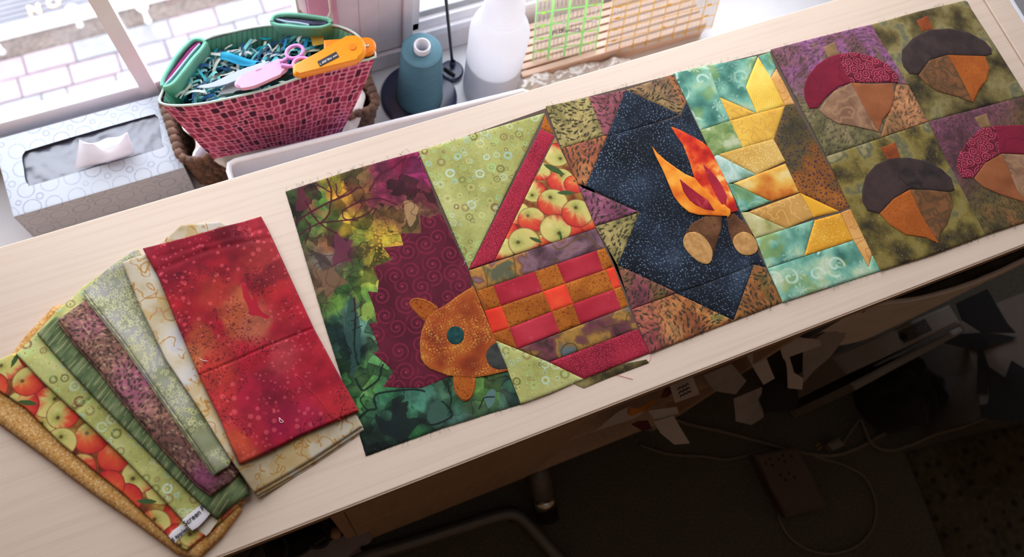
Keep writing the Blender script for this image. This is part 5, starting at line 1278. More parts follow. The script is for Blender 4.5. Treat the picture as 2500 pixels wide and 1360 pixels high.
def ring_px(cx, cy, rx, ry, rot, z, n=26): return [U(*z2(cx + rx * math.cos(a) * math.cos(rot) - ry * math.sin(a) * math.sin(rot), cy + rx * math.cos(a) * math.sin(rot) + ry * math.sin(a) * math.cos(rot)), z) for a in np.arange(n) * 2 * math.pi / n]
tube('finger_ring', ring_px(1112, 392, 66, 46, -.35, -100), 2.5, RINGP, sc, 8, True, 0); tube('finger_ring', ring_px(1168, 482, 68, 44, -.1, -99), 2.5, RINGP, sc, 8, True, 0)
tube('shank', [U(*z2(*p), -101) for p in [(1000, 470), (1040, 450), (1062, 430)]], 2.6, RINGP, sc, 8); tube('shank', [U(*z2(*p), -101) for p in [(1010, 490), (1070, 500), (1105, 498)]], 2.6, RINGP, sc, 8)
GREYP = plain('grey_plastic', (136, 130, 132), .4, var=.05)
dc = thing('grey_disc', 'grey round disc half hidden behind the front rim of the pink basket', 'disc', U(575, 215, -124))
prism('disc_plate', flatpoly([(536, 722), (548, 690), (575, 655), (615, 625), (660, 610), (720, 606), (790, 622), (840, 645), (850, 668), (760, 684), (640, 702)], -122, z2), (0, 0, -6), GREYP, dc, 1.2)
prism('dark_hub', flatpoly([(650, 700), (670, 685), (710, 678), (760, 676), (790, 679)], -121.5, z2), (0, 0, -3), BLACKM, dc)
OR = plain('orange_plastic', (246, 154, 22), .32, var=.03); OR2 = plain('deep_orange_plastic', (240, 134, 14), .35, var=.03)
rc = thing('rotary_cutter', 'orange rotary cutter with a dark label on its handle in the pink basket', 'rotary cutter', U(800, 130, -100))
arc = [(1552 + 97 * math.cos(math.radians(t)), 352 + 95 * math.sin(math.radians(t))) for t in range(-118, 76, 12)]
prism('handle', flatpoly([(1096, 492), (1106, 478)] + arc + [(1150, 550), (1112, 554), (1096, 540)], -92, z2), (0, 0, -14), OR, rc, 3.2, True)
prism('button', ring_px(1548, 350, 30, 27, 0, -90.6, 20), (0, 0, -3), OR2, rc, .8)
lpl = prism('label_plate', flatpoly([(1282, 464), (1424, 388), (1446, 428), (1302, 502)], -91.2, z2), (0, 0, -1.5), plain('dark_label', (38, 34, 38), .5), rc)
bm = bmesh.new()
for k, (a, b) in enumerate((((1318, 470), (1376, 438)), ((1304, 490), (1436, 416)))):
    A_, B_ = U(*z2(*a), -90.8), U(*z2(*b), -90.8); m = 16
    for i in range(m):
        if (i * 7 + k * 3) % 5 == 0: continue
        p = A_ + (B_ - A_) * (i + .1) / m; q = A_ + (B_ - A_) * (i + .8) / m; n = np.array([-(B_ - A_)[1], (B_ - A_)[0], 0]); n = n / np.linalg.norm(n) * (.9 + .9 * k)
        bm.faces.new([bm.verts.new(M(v)) for v in (p, q, q + n, p + n)])
bm_obj('label_lettering', bm, plain('label_white', (210, 206, 206), .6), lpl)
rc2 = thing('rotary_cutter', 'second orange rotary cutter lying behind the labelled one', 'rotary cutter', U(850, 115, -112))
arc = [(1655 + 72 * math.cos(math.radians(t)), 343 + 70 * math.sin(math.radians(t))) for t in range(-92, 96, 14)]
prism('handle', flatpoly([(1330, 294)] + arc + [(1500, 412), (1330, 380)], -110, z2), (0, 0, -12), OR2, rc2, 3.0, True)
lathe('rivet', *U(*z2(1658, 340), -108)[:2], [(0, -110.5), (2.6, -110.3), (2.2, -108.6), (0, -108.2)], plain('steel_rivet', (200, 200, 200), .25, 1.0), rc2, 12)
bl = thing('cutter_blade', 'dark round cutter blade under the pink scissors sheath', 'blade', U(650, 205, -122))
prism('blade_guard', flatpoly([(830, 640), (1000, 570), (1090, 545), (1100, 560), (960, 610), (860, 650)], -112, z2), (0, 0, -6), plain('black_plastic', (22, 20, 24), .4), bl, .8)
ws = thing('mustard_card', 'mustard yellow card standing at the back of the pink basket', 'card', U(770, 100, -130))
prism('card_sheet', [U(*z2(*p), -128) for p in [(1230, 262), (1325, 240), (1335, 330), (1250, 350)]], (0, 3, -2), plain('mustard_paper', (180, 138, 40), .8), ws)

# ---- thread cone on its stand
st = thing('thread_stand', 'black round thread stand with a thin upright rod on the sill', 'stand', (303, 728, SILL_Z))
STM = plain('sky_tinted_black', (44, 48, 74), .25, var=.05)  # black plastic with the blue reflection of the sky put into its colour
lathe('base_plate', 303, 728, [(0, SILL_Z + .3), (61, SILL_Z + .3), (63, SILL_Z + 2), (62, SILL_Z + 5), (56, SILL_Z + 7), (0, SILL_Z + 7.5)], STM, st, 48, 40)
tp = U(1103, 172, SILL_Z + 8)
lathe('rod_socket', tp[0], tp[1], [(0, SILL_Z + .5), (19, SILL_Z + .5), (20, SILL_Z + 8), (17, SILL_Z + 11), (0, SILL_Z + 11.5)], STM, st, 24, 40)
ra = U(1105, 160, SILL_Z + 10); rb = U(1089, 0, -200); rb = ra + (rb - ra) * 2.6
tube('rod', [ra, rb], 2.6, plain('dark_steel_rod', (70, 68, 72), .3, .6), st, 8, False, 0)
lathe('rod_collar', ra[0], ra[1], [(5, SILL_Z + 10), (5, SILL_Z + 22), (3, SILL_Z + 23)], STM, st, 14)
p0, p1 = U(1084, 166, SILL_Z + 14), U(1110, 184, SILL_Z + 14)
tube('spring_clip', [p0, (p0 + p1) / 2, p1], 2.6, BLACKM, st, 6, False, 0)
lathe('center_pin', 303, 726, [(0, SILL_Z + 7), (5, SILL_Z + 7), (5, -250), (0, -249)], STM, st, 12)
cn = thing('thread_cone', 'large cone of dusty teal thread standing on the black stand', 'thread cone', (303, 726, SILL_Z + 8))
def thread_mat():
    m, nt, p, out = nmat('teal_thread'); N = nt.nodes; L = nt.links
    tc = N.new('ShaderNodeTexCoord'); w = N.new('ShaderNodeTexWave'); w.bands_direction = 'Z'; w.inputs['Scale'].default_value = 300; w.inputs['Distortion'].default_value = 1.5
    n = N.new('ShaderNodeTexNoise'); n.inputs['Scale'].default_value = 30; mp = N.new('ShaderNodeMapping'); mp.inputs['Scale'].default_value = (1, 1, 5)
    L.new(tc.outputs['Object'], w.inputs['Vector']); L.new(tc.outputs['Object'], mp.inputs[0]); L.new(mp.outputs[0], n.inputs['Vector'])
    cr = N.new('ShaderNodeValToRGB'); cr.color_ramp.elements[0].color = rgba(60, 100, 114); cr.color_ramp.elements[1].color = rgba(82, 126, 142)
    L.new(n.outputs['Fac'], cr.inputs[0]); L.new(cr.outputs[0], p.inputs['Base Color'])
    b = N.new('ShaderNodeBump'); b.inputs['Strength'].default_value = .4; b.inputs['Distance'].default_value = .0006
    L.new(w.outputs['Fac'], b.inputs['Height']); L.new(b.outputs[0], p.inputs['Normal']); p.inputs['Roughness'].default_value = .65; return m
CB = SILL_Z + 8
lathe('wound_thread', 303, 726, [(14, CB + 2), (36, CB + 2), (38, CB + 5), (37.4, CB + 12), (31.2, -238), (30.4, -235), (28, -234), (13, -232.5)], thread_mat(), cn, 56, 50)
lathe('plastic_core', 303, 726, [(16, CB + 2), (15, CB), (15, CB + 1), (12.6, -234), (12.8, -224), (12.4, -221.5), (10.8, -221), (9.4, -222.5), (9.2, -250)], PLASTIC_W, cn, 36, 60)

# ---- plastic bottle
bo = thing('plastic_bottle', 'milky white plastic bottle half filled, between thread stand and rulers', 'bottle', (420, 707, SILL_Z))
BOT = milky('milky_plastic', (240, 240, 244), .55, .3)
prof = [(0, SILL_Z + 1), (36, SILL_Z + 1), (43, SILL_Z + 5), (45, SILL_Z + 14), (45.5, -260), (46, -218), (45.5, -208), (43, -197), (38, -186), (33, -176), (31, -170)]
for k in range(8): prof += [(31 - k * .5, -168 + k * 5), (32.2 - k * .5, -166 + k * 5), (31 - k * .5, -164 + k * 5)]
prof += [(26, -124), (22, -114), (18, -106), (18, -88), (16, -87)]
lathe('bottle_body', 420, 707, prof, BOT, bo, 48)
lathe('screw_cap', 420, 707, [(19.5, -100), (19.5, -78), (18, -74), (0, -73)], PLASTIC_W, bo, 32, 40)
lathe('liquid', 420, 707, [(0, SILL_Z + 3), (40, SILL_Z + 6), (43, SILL_Z + 16), (43.5, -282), (0, -281.5)], milky('white_liquid', (224, 226, 232), .3, .3), bo, 40)

# ---- wooden ruler rack and rulers
rk = thing('ruler_rack', 'slotted wooden rack on the sill holding two clear rulers', 'rack', (650, 720, SILL_Z))
RW = maple('rack_wood', (190, 154, 132), (208, 176, 156), (2, 30, 30))
def rail(y): return U(1500, 100, -345)
slots = []
for k in range(7):
    ys_ = 692 + k * 13.5; box('slat', 470, 818, ys_, ys_ + 10, SILL_Z + 12, -343, RW, rk, 1.0)
box('rack_base', 470, 818, 692, 785, SILL_Z + .5, SILL_Z + 12, RW, rk, 1)
for x in (470, 806): box('end_block', x, x + 12, 691, 786, SILL_Z + 12, -352, RW, rk, 1)
def proj(P):
    v = CAM_R.T @ (np.asarray(P, float) - np.array([0, 0, CAM_H])); return np.array([1250 + F_PX * v[0] / -v[2], 680 - F_PX * v[1] / -v[2]])
def ruler(label, bl, br, topdir, length, pitch, col, wline, acry, thick_cols, parts):
    B0, B1 = U(*bl, -356), U(*br, -356); best = None
    for th in np.linspace(-.1, 1.0, 111):
        w = np.array([0, math.sin(th), math.cos(th)]); q = proj(B0 + 60 * w) - proj(B0); a = abs(q[0] / q[1] - topdir)
        if best is None or a < best[0]: best = (a, w)
    w = best[1]; u = B1 - B0; W = np.linalg.norm(u); u = u / W; n = np.cross(u, w); n = n / np.linalg.norm(n)
    t = thing('quilting_ruler', label, 'ruler', (B0 + B1) / 2, 'clear rulers in the wooden rack')
    prism('acrylic_sheet', [B0, B1, B1 + w * length, B0 + w * length], n * -3.0, acry, t, .4)
    def strips(name, L, mat_, off=.15):
        bm = bmesh.new()
        for s0, s1, t0, t1 in L:
            bm.faces.new([bm.verts.new(M(B0 + u * a + w * b + n * off)) for a, b in ((s0, t0), (s1, t0), (s1, t1), (s0, t1))])
        o = bm_obj(name, bm, mat_, t); o['kind'] = 'stuff'; return o
    return t, strips, W, B0, u, w, n
GRN = milky('lime_ruler_print', (168, 236, 146), .45); YEL = milky('yellow_ruler_print', (232, 180, 26), .4)
ACR = clear('acrylic', (240, 238, 234), .70, .07, .05)
t, strips, W, B0, u, w, n = ruler('clear ruler with a lime green grid beside the bottle', (1298, 164), (1452, 140), -12 / 160, 318, 25.4, GRN, 3, ACR, 0, 0)
L = []; cw = W / 4
for k in range(5): L.append((max(k * cw - (1 if k else 0) - 1.4, 0), min(k * cw + 1.8, W), 6, 312))
for k in range(13): L.append((0, W, 8 + k * cw - 1.5, 8 + k * cw + 1.5))
strips('grid_lines', L, GRN)
L = []
for k in range(12):
    for j in range(4):
        for i in range(1, 4): L.append((j * cw + i * cw / 4 - .3, j * cw + i * cw / 4 + .3, 8 + k * cw + cw * .25, 8 + k * cw + cw * .75))
strips('tick_marks', L, plain('dark_ruler_print', (110, 110, 60), .6), .2)
dd = [(W * .12, 6 + k * cw, 3.4) for k in range(12)] + [(W * .88, 8 + k * cw, 3.0) for k in range(12)]
strips('number_marks', [(a - r, a + r, b - r * .6, b + r * .6) for a, b, r in dd], milky('bright_lime_print', (206, 246, 90), .5), .25)
text_obj('lettering', 'Omnigrid', plain('ruler_lettering', (60, 56, 56), .6), t, B0 + u * cw * 1.95 + w * cw * 2.55 + n * .4, -u, -w, 12.5, .1, bold=.15)
GLINT = milky('white_glint', (240, 240, 244), .4)  # white discs stand in for round reflections on the rulers
def glints(L): 
    for a, b in L: prism('glint_disc', [B0 + u * (a + 3.4 * math.cos(q)) + w * (b + 3.4 * math.sin(q)) + n * .9 for q in np.arange(14) * math.pi / 7], n * -.6, GLINT, t)
glints([(W * .47, 14), (W * .44, 92), (W * .9, 84), (W * .9, 108), (W * .65, 70)])
t, strips, W, B0, u, w, n = ruler('clear ruler with a thin yellow grid, right of the lime green one', (1474, 140), (1736, 72), -.16, 318, 25.4, YEL, 1, ACR, 0, 0)
L = []; k = 2.0
while k < W: L.append((k - .8, k + .8, 4, 314)); k += 25.4
for k in range(13): L.append((0, W - 2, 10 + k * 24.6 - .8, 10 + k * 24.6 + .8))
strips('grid_lines', L, YEL)
strips('number_marks', [(a - r, a + r, b - 2, b + 2) for a, b, r in [(14, 10 + k * 24.6, 4.5) for k in range(12)] + [(W - 18, 12 + k * 24.6, 4.5) for k in range(12)] + [(W * .52, 36, 3), (W * .52, 85, 4)]] + [(a - 1.5, a + 1.5, 2, 16) for a in np.arange(27.4, W - 20, 25.4)], YEL, .25)
strips('tick_marks', [(a - .15, a + .15, 10 + k * 24.6 + 4, 10 + k * 24.6 + 20) for k in range(12) for a in np.arange(6, W - 4, 6.35)], plain('faint_ruler_ticks', (150, 140, 116), .6), .2)
glints([(W * .62, 38), (W * .05, 100)])
# crumpled clear bag and yellow scrap
bag = thing('plastic_bag', 'crumpled clear plastic bag lying in front of the wooden rack', 'bag', U(1380, 180, SILL_Z))
bp = [U(*p, -352)[:2] for p in smooth_poly([(1262, 176), (1320, 172), (1400, 158), (1480, 142), (1536, 138), (1530, 156), (1440, 182), (1350, 210), (1275, 226), (1256, 205)], 4)]
cloth('film_sheet', bp, lambda x, y: -352 + 16 * (fbm(x, y, 22, 4, 6) - .5), lambda x, y: flat(x, rgb(200, 186, 176)), clear('crumpled_film', (226, 214, 206), .35, .15, .15), bag, 2.4, 3, 4, 22)
ys2 = thing('yellow_scrap', 'small yellow scrap on the sill at the foot of the clear bag', 'scrap', U(1288, 213, SILL_Z))
prism('scrap_sheet', [U(*p, SILL_Z + 3) for p in [(1278, 212), (1300, 206), (1310, 212), (1286, 219)]], (0, 0, -2), plain('yellow_paper', (236, 220, 90), .8), ys2)
# blind cord loop hanging at the pink trim
cd = thing('blind_cord', 'cream blind cord hanging in a loop before the pink trim', 'cord', UY(780, 55, 792))
CORD = plain('cream_cord', (222, 214, 196), .8, var=.1, scale=200, bump=.4, bscale=900)
lp_ = [z2(*p) for p in [(1122, 0), (1150, 78), (1205, 140), (1290, 172), (1350, 150), (1384, 78), (1374, 0)]]
P = [UY(*p, 790) for p in lp_]; P = [P[0] + np.array([-4, 0, 700])] + P + [P[-1] + np.array([2, 0, 700])]
tube('cord_loop', P, 2.0, CORD, cd, 7)
lathe('cord_anchor', (P[0][0] + P[-1][0]) / 2, 790, [(0, P[0][2] + 4), (22, P[0][2] + 4), (22, P[0][2] - 6), (0, P[0][2] - 8)], PLASTIC_W, cd, 18)
# ================================================================== under and before the table
PAPER = plain('scrap_paper', (190, 178, 174), .85, var=.05); PAPER2 = plain('grey_tissue_paper', (150, 142, 140), .9, var=.1)
TANW = plain('orange_scrap', (196, 122, 40), .85, var=.1); DKRED = plain('dark_red_scrap', (92, 36, 34), .9, var=.2)
zq = zoom(1400, 820, 4.533); zr = zoom(1850, 560, 2.194)
def UP(px, py, z0, k):
    d = ray(px, py); t = (z0 - 100 * k - CAM_H) / (d[2] - k * d[1]); return np.array([0, 0, CAM_H]) + d * t
LAYER = [0]
def hung(name, label, pts, zm, y, mat_, cat='paper scrap', grp='paper and fabric scraps spilling from the open drawer', k=1.3):
    """a limp scrap sliding out of the drawer: a thin sheet that droops towards the front"""
    z0 = -300 + (100 - y) * 2.2; px = [zm(*p) for p in pts]
    P = np.array([UP(*p, z0, k) for p in px]); c = P.mean(0); t = thing(name, label, cat, c, grp)
    B = resample([(p[0], p[1]) for p in P], 8); bm = bmesh.new()
    def zz(q): return z0 + k * (q[1] - 100) + 3.0 * math.sin(q[0] / 17 + q[1] / 11 + y)
    fr = [bm.verts.new(M((q[0], q[1], zz(q)))) for q in B]; bk = [bm.verts.new(M((q[0], q[1] + .3, zz(q) - .9))) for q in B]
    bm.faces.new(fr); bm.faces.new(bk[::-1])
    for i in range(len(fr)): bm.faces.new((fr[i], fr[(i + 1) % len(fr)], bk[(i + 1) % len(fr)], bk[i]))
    bmesh.ops.triangulate(bm, faces=bm.faces[:2]); bm_obj('sheet', bm, mat_, t); return t
hung('paper_scrap', 'pale triangular paper scrap at the left end of the spilled scraps', [(230, 1060), (480, 850), (620, 780), (790, 850), (640, 930), (330, 1020)], zq, 100, PAPER)
hung('fabric_scrap', 'orange fabric scrap among the white paper strips under the table', [(610, 870), (625, 790), (740, 800), (890, 700), (915, 730), (800, 820), (640, 892)], zq, 96, TANW, 'fabric scrap')
tt = hung('paper_scrap', 'paper scrap with handwritten lines near the drawer edge', [(1075, 548), (1320, 455), (1402, 640), (1120, 746)], zq, 92, PAPER)
for k in range(3):
    m = [UP(*zq(1150 + 15 * k + 125 * i / 9, 590 + 40 * k - 60 * i / 9 + 9 * math.sin(i * 2.2 + k)), -300 + 8 * 2.2 + 6, 1.3) for i in range(10)]
    tube('pen_line', m, .9, INK, tt, 4, False, 2)
hung('paper_scrap', 'broad white paper strip lying across the drawer edge', [(820, 832), (1150, 780), (1172, 856), (900, 952)], zq, 88, PAPER)
hung('paper_scrap', 'long white paper strip hanging lowest from the drawer', [(890, 945), (1115, 880), (1200, 1030), (1288, 1192), (1112, 1208), (960, 1080)], zq, 84, PAPER)
hung('fabric_scrap', 'dark red fabric scrap under the white paper strips', [(640, 980), (720, 940), (830, 930), (872, 1022), (760, 1052)], zq, 97, DKRED, 'fabric scrap')
hung('fabric_scrap', 'dark brown rolled scrap above the paper with handwriting', [(960, 690), (1000, 590), (1060, 560), (1085, 640), (1030, 690)], zq, 97, DKRED, 'fabric scrap')
hung('paper_scrap', 'white paper strip hanging right beside the black scrap', [(1925, 212), (2095, 148), (2238, 466), (2105, 542)], zq, 92, PAPER)
hung('paper_scrap', 'pale paper flap tucked under the table edge, right of the strips', [(2270, 112), (2500, 60), (2500, 190), (2340, 256)], zq, 92, PAPER)
hung('paper_scrap', 'grey tissue paper bulging from the middle of the scraps', [(1430, 440), (1750, 310), (1910, 500), (1790, 650), (1560, 610)], zq, 98, PAPER2)
hung('paper_scrap', 'sheer grey scrap dangling below the tissue paper', [(1780, 690), (2080, 570), (2110, 900), (1960, 990), (1790, 950)], zq, 96, PAPER2)
hung('fabric_scrap', 'black fabric scrap hanging right of the white strip', [(2060, 720), (2130, 560), (2300, 480), (2470, 560), (2500, 720), (2440, 832), (2110, 848)], zq, 94, BLACKM, 'fabric scrap')
hung('paper_scrap', 'narrow paper strip crossing in front of the black scrap', [(112, 612), (150, 600), (190, 770), (240, 800), (236, 860), (162, 850), (150, 720)], zr, 88, PAPER)
hung('paper_scrap', 'short white paper strip below the flap at the table edge', [(115, 612), (210, 580), (330, 596), (334, 626), (142, 692)], zr, 84, PAPER)
hung('paper_scrap', 'grey crumpled paper right of the short white strip', [(240, 640), (400, 520), (480, 500), (470, 580), (380, 690), (300, 760), (250, 820)], zr, 96, PAPER2)

# ---- cloth hamper hanging below the table at the right
hm = thing('cloth_hamper', 'pale cloth hamper with a sagging rim under the table at the right', 'hamper', (U(2330, 700, -120) + np.array([0, 0, -280])), None)
HAMP = plain('pale_hamper_cloth', (228, 216, 208), .9, var=.06, bump=.15, bscale=300)
fr = [U(*p, -118) for p in smooth_poly([(2120, 742), (2180, 737), (2250, 727), (2340, 702), (2420, 672), (2500, 634), (2600, 590)], 5, False)]
bk = [np.array([p[0], 118.0, -112.0]) for p in fr]
loop = np.array(fr + bk[::-1]); NL = len(loop); cl = loop.mean(0)
Vh = []; rows = 14
for r in range(rows + 1):
    q = r / rows
    for p in loop: Vh.append((p[0] + 6 * math.sin(q * 3 + p[0] / 40), p[1] + (4 * math.sin(p[0] / 33 + q * 4) if p[1] < 110 else 0) + 6 * q, p[2] - 285 * q))
Fh = [(r * NL + i, r * NL + (i + 1) % NL, (r + 1) * NL + (i + 1) % NL, (r + 1) * NL + i) for r in range(rows) for i in range(NL)]
mesh_np('hamper_wall', np.array(Vh), np.array(Fh), HAMP, hm)
mesh_np('hamper_bottom', np.array(Vh[-NL:]), [tuple(range(NL))], HAMP, hm, smooth=False)
tube('hamper_rim', fr, 3.4, HAMP, hm, 7, False, 0)
ol = thing('olive_cloth', 'dark olive cloth lying inside the pale hamper', 'cloth', U(2350, 665, -150))
fr2 = [(p[0], p[1] + 6) for p in fr[2:-2]]; cloth('heaped_cloth', fr2 + [(p[0], 114) for p in fr[2:-2]][::-1], lambda x, y: -150 + 20 * (fbm(x, y, 60, 3, 3) - .5), lambda x, y: ramp(fbm(x, y, 30, 3, 3), [(0, (70, 64, 44)), (1, (104, 96, 70))]), COTTON, ol, 4, 6, 8, 10)

# ---- white case with a label, below
cs = thing('storage_case', 'long pale storage case with a dark label on the floor at the right', 'case', U(2200, 840, -500))
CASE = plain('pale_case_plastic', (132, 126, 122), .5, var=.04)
ct = [U(*p, -480) for p in [(2030, 868), (2320, 742), (2346, 786), (2070, 912)]]
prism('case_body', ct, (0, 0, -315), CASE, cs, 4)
lb = [U(*p, -479) for p in [(2192, 810), (2258, 778), (2276, 806), (2208, 838)]]
lpl = prism('label_plate', lb, (0, 0, -1.5), plain('case_label', (60, 58, 60), .6), cs)
q = U(2206, 822, -478); prism('label_disc', [q + np.array([7 * math.cos(a), 7 * math.sin(a), 0]) for a in np.arange(14) * math.pi / 7], (0, 0, -1), BLACKM, cs)
bm = bmesh.new()
for k in range(3):
    a = U(2218, 812 + 7 * k, -477.5); b = U(2264, 790 + 7 * k, -477.5); d = b - a; nn = np.array([-d[1], d[0], 0]) / np.linalg.norm(d) * 1.2
    for i in range(9):
        if (i + k) % 4 == 3: continue
        bm.faces.new([bm.verts.new(M(v)) for v in (a + d * (i + .1) / 9, a + d * (i + .75) / 9, a + d * (i + .75) / 9 + nn, a + d * (i + .1) / 9 + nn)])
bm_obj('label_lettering', bm, plain('label_grey', (120, 116, 116), .6), lpl)
ls = [U(*p, -520) for p in [(2078, 935), (2352, 792), (2358, 808), (2090, 952)]]
prism('lower_lip', ls, (0, 0, -270), CASE, cs, 3)

# ---- carton with black scraps
cb_ = thing('cardboard_carton', 'pale cardboard carton at the lower right photo edge under black scraps', 'box', U(2420, 830, -700))
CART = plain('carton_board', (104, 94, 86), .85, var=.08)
top = [U(*p, -600) for p in [(2345, 790), (2420, 745), (2560, 690), (2600, 900), (2420, 985), (2400, 1020), (2380, 900)]]
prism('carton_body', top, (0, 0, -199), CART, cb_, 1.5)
def black_scrap(label, px, z, th=-1.5):
    t = thing('fabric_scrap', label, 'fabric scrap', U(*px[0], z), 'black scraps on the carton'); prism('scrap_sheet', [U(*p, z) for p in px], (0, 0, th), BLACKM, t)
black_scrap('black diamond shaped scrap on the pale carton', [(2300, 836), (2345, 815), (2392, 812), (2440, 815), (2484, 824), (2440, 840), (2398, 857), (2350, 848)], -594)
black_scrap('black jagged scrap at the lower edge of the carton', [(2412, 893), (2455, 922), (2470, 880), (2502, 900), (2560, 920), (2560, 1010), (2470, 1030), (2400, 1020), (2392, 990), (2412, 985), (2418, 960)], -592)
black_scrap('thin dark strip joining the diamond and jagged black scraps', [(2388, 858), (2402, 858), (2414, 895), (2412, 960), (2386, 960)], -593)
bg = thing('black_bag', 'slumped black bag on the floor left of the carton', 'bag', U(2290, 950, FLOOR_Z))
bp = [U(*p, -640)[:2] for p in smooth_poly([(2190, 870), (2275, 855), (2312, 885), (2345, 910), (2350, 960), (2315, 1010), (2270, 1030), (2215, 1000), (2180, 940)], 4)]
cloth('bag_skin', bp, lambda x, y: -650 + 40 * (fbm(x, y, 60, 3, 5) - .5), lambda x, y: flat(x, rgb(16, 14, 14)), printed('black_nylon', .6, .3, .0), bg, 6, 40, 40, 108)
bs2 = thing('black_band', 'wide black strap behind the pale case at the right', 'strap', U(2400, 760, -560))
prism('strap_sheet', [U(*p, -500) for p in [(2335, 740), (2410, 705), (2460, 790), (2480, 812), (2400, 812), (2350, 780)]], (0, 0, -3), BLACKM, bs2)

# ---- cables, power strip, plugs on the carpet
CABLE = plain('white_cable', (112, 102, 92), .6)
def cable(label, px, r=3.2, z=FLOOR_Z + 4, mat_=CABLE, name='power_cable'):
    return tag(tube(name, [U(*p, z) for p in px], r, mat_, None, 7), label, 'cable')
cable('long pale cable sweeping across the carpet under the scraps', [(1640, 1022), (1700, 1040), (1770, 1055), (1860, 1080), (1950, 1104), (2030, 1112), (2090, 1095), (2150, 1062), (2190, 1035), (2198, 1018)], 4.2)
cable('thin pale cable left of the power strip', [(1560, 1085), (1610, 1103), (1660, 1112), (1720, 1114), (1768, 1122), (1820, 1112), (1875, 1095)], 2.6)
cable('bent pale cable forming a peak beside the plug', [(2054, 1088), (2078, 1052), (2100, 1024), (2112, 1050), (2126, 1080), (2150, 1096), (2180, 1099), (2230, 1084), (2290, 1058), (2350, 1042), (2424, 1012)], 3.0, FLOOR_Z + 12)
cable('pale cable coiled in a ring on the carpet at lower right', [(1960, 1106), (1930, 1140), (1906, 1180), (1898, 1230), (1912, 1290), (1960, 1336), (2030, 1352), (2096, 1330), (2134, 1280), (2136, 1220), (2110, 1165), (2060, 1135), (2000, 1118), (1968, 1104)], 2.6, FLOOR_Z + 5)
ps = thing('power_strip', 'beige power strip with dark sockets on the carpet', 'power strip', U(1910, 1130, FLOOR_Z))
zp = FLOOR_Z + 34
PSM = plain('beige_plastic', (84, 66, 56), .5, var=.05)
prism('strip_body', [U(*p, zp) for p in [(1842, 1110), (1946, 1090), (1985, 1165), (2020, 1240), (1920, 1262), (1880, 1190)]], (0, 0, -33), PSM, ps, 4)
SOCK = plain('socket_dark', (26, 20, 18), .6)
for a, b in ((1870, 1132), (1880, 1121), (1886, 1136), (1901, 1122), (1911, 1112), (1916, 1127), (1932, 1114), (1906, 1160), (1926, 1155), (1918, 1172), (1940, 1166)):
    q = U(a, b, zp + .6); prism('socket_hole', [q + np.array([3.2 * math.cos(c), 3.2 * math.sin(c), 0]) for c in np.arange(10) * math.pi / 5], (0, 0, -1), SOCK, ps)
pl = thing('power_plug', 'white plug lying on the carpet below the cable peak', 'plug', U(2040, 1085, FLOOR_Z))
pq = [U(*p, FLOOR_Z + 30) for p in [(2022, 1082), (2050, 1068), (2064, 1086), (2036, 1100)]]
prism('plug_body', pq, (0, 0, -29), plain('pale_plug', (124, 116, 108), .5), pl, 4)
for k in (0, 1): tube('prong', [pq[0] + np.array([-2 - 2 * k, 8 * k, -14]), pq[0] + np.array([-20, 8 * k - 4, -14])], 1.6, plain('brass_prong', (170, 140, 80), .3, .9), pl, 6, False, 0)
pl2 = thing('power_plug', 'pale plug at the right end of the long cable', 'plug', U(2190, 1025, FLOOR_Z))
pq = [U(*p, FLOOR_Z + 26) for p in [(2176, 1030), (2190, 1006), (2206, 1012), (2200, 1036)]]
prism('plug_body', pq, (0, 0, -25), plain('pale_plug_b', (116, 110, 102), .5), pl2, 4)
tube('prong', [pq[1] + np.array([0, 0, -12]), pq[1] + np.array([14, 14, -12])], 1.6, plain('brass_prong_b', (170, 140, 80), .3, .9), pl2, 6, False, 0)
# dotted rug at the right
def p_rug(x, y):
    c = ramp(fbm(x, y, 8, 3, 4), [(0, (64, 56, 42)), (1, (84, 74, 58))])
    return dots(c, x, y, 34, 7, (40, 33, 28), 5, 8, .8, .4)
rg = thing('dotted_rug', 'tan rug with dark spots on the floor at lower right', 'rug', U(2420, 1250, FLOOR_Z))
cloth('rug_pile', [U(*p, FLOOR_Z + 6)[:2] for p in [(2214, 1104), (2520, 1030), (2700, 1420), (2344, 1440), (2280, 1270)]], lambda x, y: FLOOR_Z + 6 + 0 * x, p_rug, printed('rug_pile_m', .95, .05, .0), rg, 4.5, 2, 4, 5)
# grey tubular frame and leg end before the cabinet
TUBM = plain('grey_metal_tube', (112, 108, 104), .4, .3, var=.05)
fm = thing('tube_frame', 'bent grey metal tube frame standing on the carpet at bottom centre', 'frame', U(1236, 1253, FLOOR_Z))
tube('bent_tube', [U(*p, FLOOR_Z + 13) for p in [(760, 1400), (900, 1356), (1040, 1314), (1150, 1279), (1225, 1256), (1262, 1258), (1292, 1282), (1330, 1325), (1400, 1400)]], 12, TUBM, fm, 12)
lathe('tube_foot', *U(1250, 1256, FLOOR_Z)[:2], [(0, FLOOR_Z), (15, FLOOR_Z), (15, FLOOR_Z + 3), (0, FLOOR_Z + 3)], BLACKM, fm, 14)
lg = thing('leg_post', 'grey post with a chrome ring and black foot beside the tube frame', 'leg post', U(1335, 1262, FLOOR_Z))
a, b = U(1336, 1262, FLOOR_Z + 24), U(1308, 1120, -722)
d = b - a
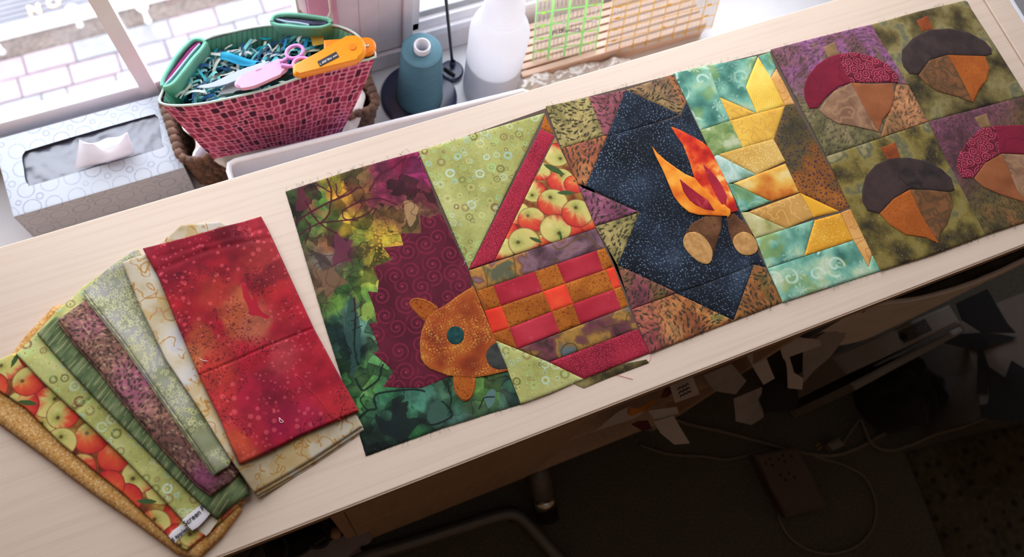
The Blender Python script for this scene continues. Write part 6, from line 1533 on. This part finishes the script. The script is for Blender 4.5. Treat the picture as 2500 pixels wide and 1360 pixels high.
tube('post', [a + d * .32, b], 21, TUBM, lg, 14, False, 0); tube('chrome_ring', [a + d * .18, a + d * .34], 23, plain('chrome', (220, 220, 220), .15, 1.0), lg, 16, False, 0); tube('rubber_foot', [a - d * .05, a + d * .2], 22, BLACKM, lg, 14, False, 0)
# black cords and pouch at bottom left
pc = thing('black_pouch', 'black pouch under the front edge of the table at bottom left', 'pouch', U(720, 1300, FLOOR_Z))
bp = [U(*p, -440)[:2] for p in smooth_poly([(640, 1320), (700, 1290), (760, 1272), (800, 1288), (796, 1305), (770, 1320), (735, 1348), (700, 1362), (650, 1365)], 4)]
cloth('pouch_skin', bp, lambda x, y: -445 + 20 * (fbm(x, y, 40, 3, 5) - .5), lambda x, y: flat(x, rgb(14, 13, 13)), printed('black_felt', .8, .2, .1), pc, 6, 25, 25, 330)
CORDB = plain('black_cord', (16, 15, 15), .5)
for lab, px in (('black cord looping out of the pouch on its right', [(786, 1285), (800, 1298), (801, 1318), (790, 1332), (770, 1336), (755, 1330)]),
                ('black cord looping down left of the pouch', [(690, 1310), (700, 1330), (698, 1352), (680, 1375), (660, 1385)]),
                ('second black cord loop farther left of the pouch', [(640, 1320), (655, 1345), (650, 1370), (630, 1390)]),
                ('leftmost black cord under the table edge', [(600, 1340), (628, 1335), (610, 1362), (590, 1390)])):
    cable(lab, px, 3.4, -430, CORDB, 'black_cable')
bd = thing('grey_board', 'grey board with a small tan knob leaning under the table at bottom left', 'board', U(850, 1330, FLOOR_Z))
prism('board_panel', [U(*p, -500) for p in [(640, 1400), (780, 1330), (880, 1292), (912, 1306), (860, 1350), (780, 1420)]], (0, 0, -18), plain('grey_laminate', (140, 128, 130), .6), bd, 1.5)
prism('board_leg', [U(*p, -518) for p in [(800, 1345), (860, 1318), (870, 1325), (810, 1352)]], (0, 0, -281), plain('grey_laminate_b', (140, 128, 130), .6), bd, 1)
kq = U(819, 1303, -492); lathe('knob', kq[0], kq[1], [(0, -500), (6, -500), (9, -492), (7, -486), (0, -484)], plain('tan_knob', (190, 150, 120), .5), bd, 14)
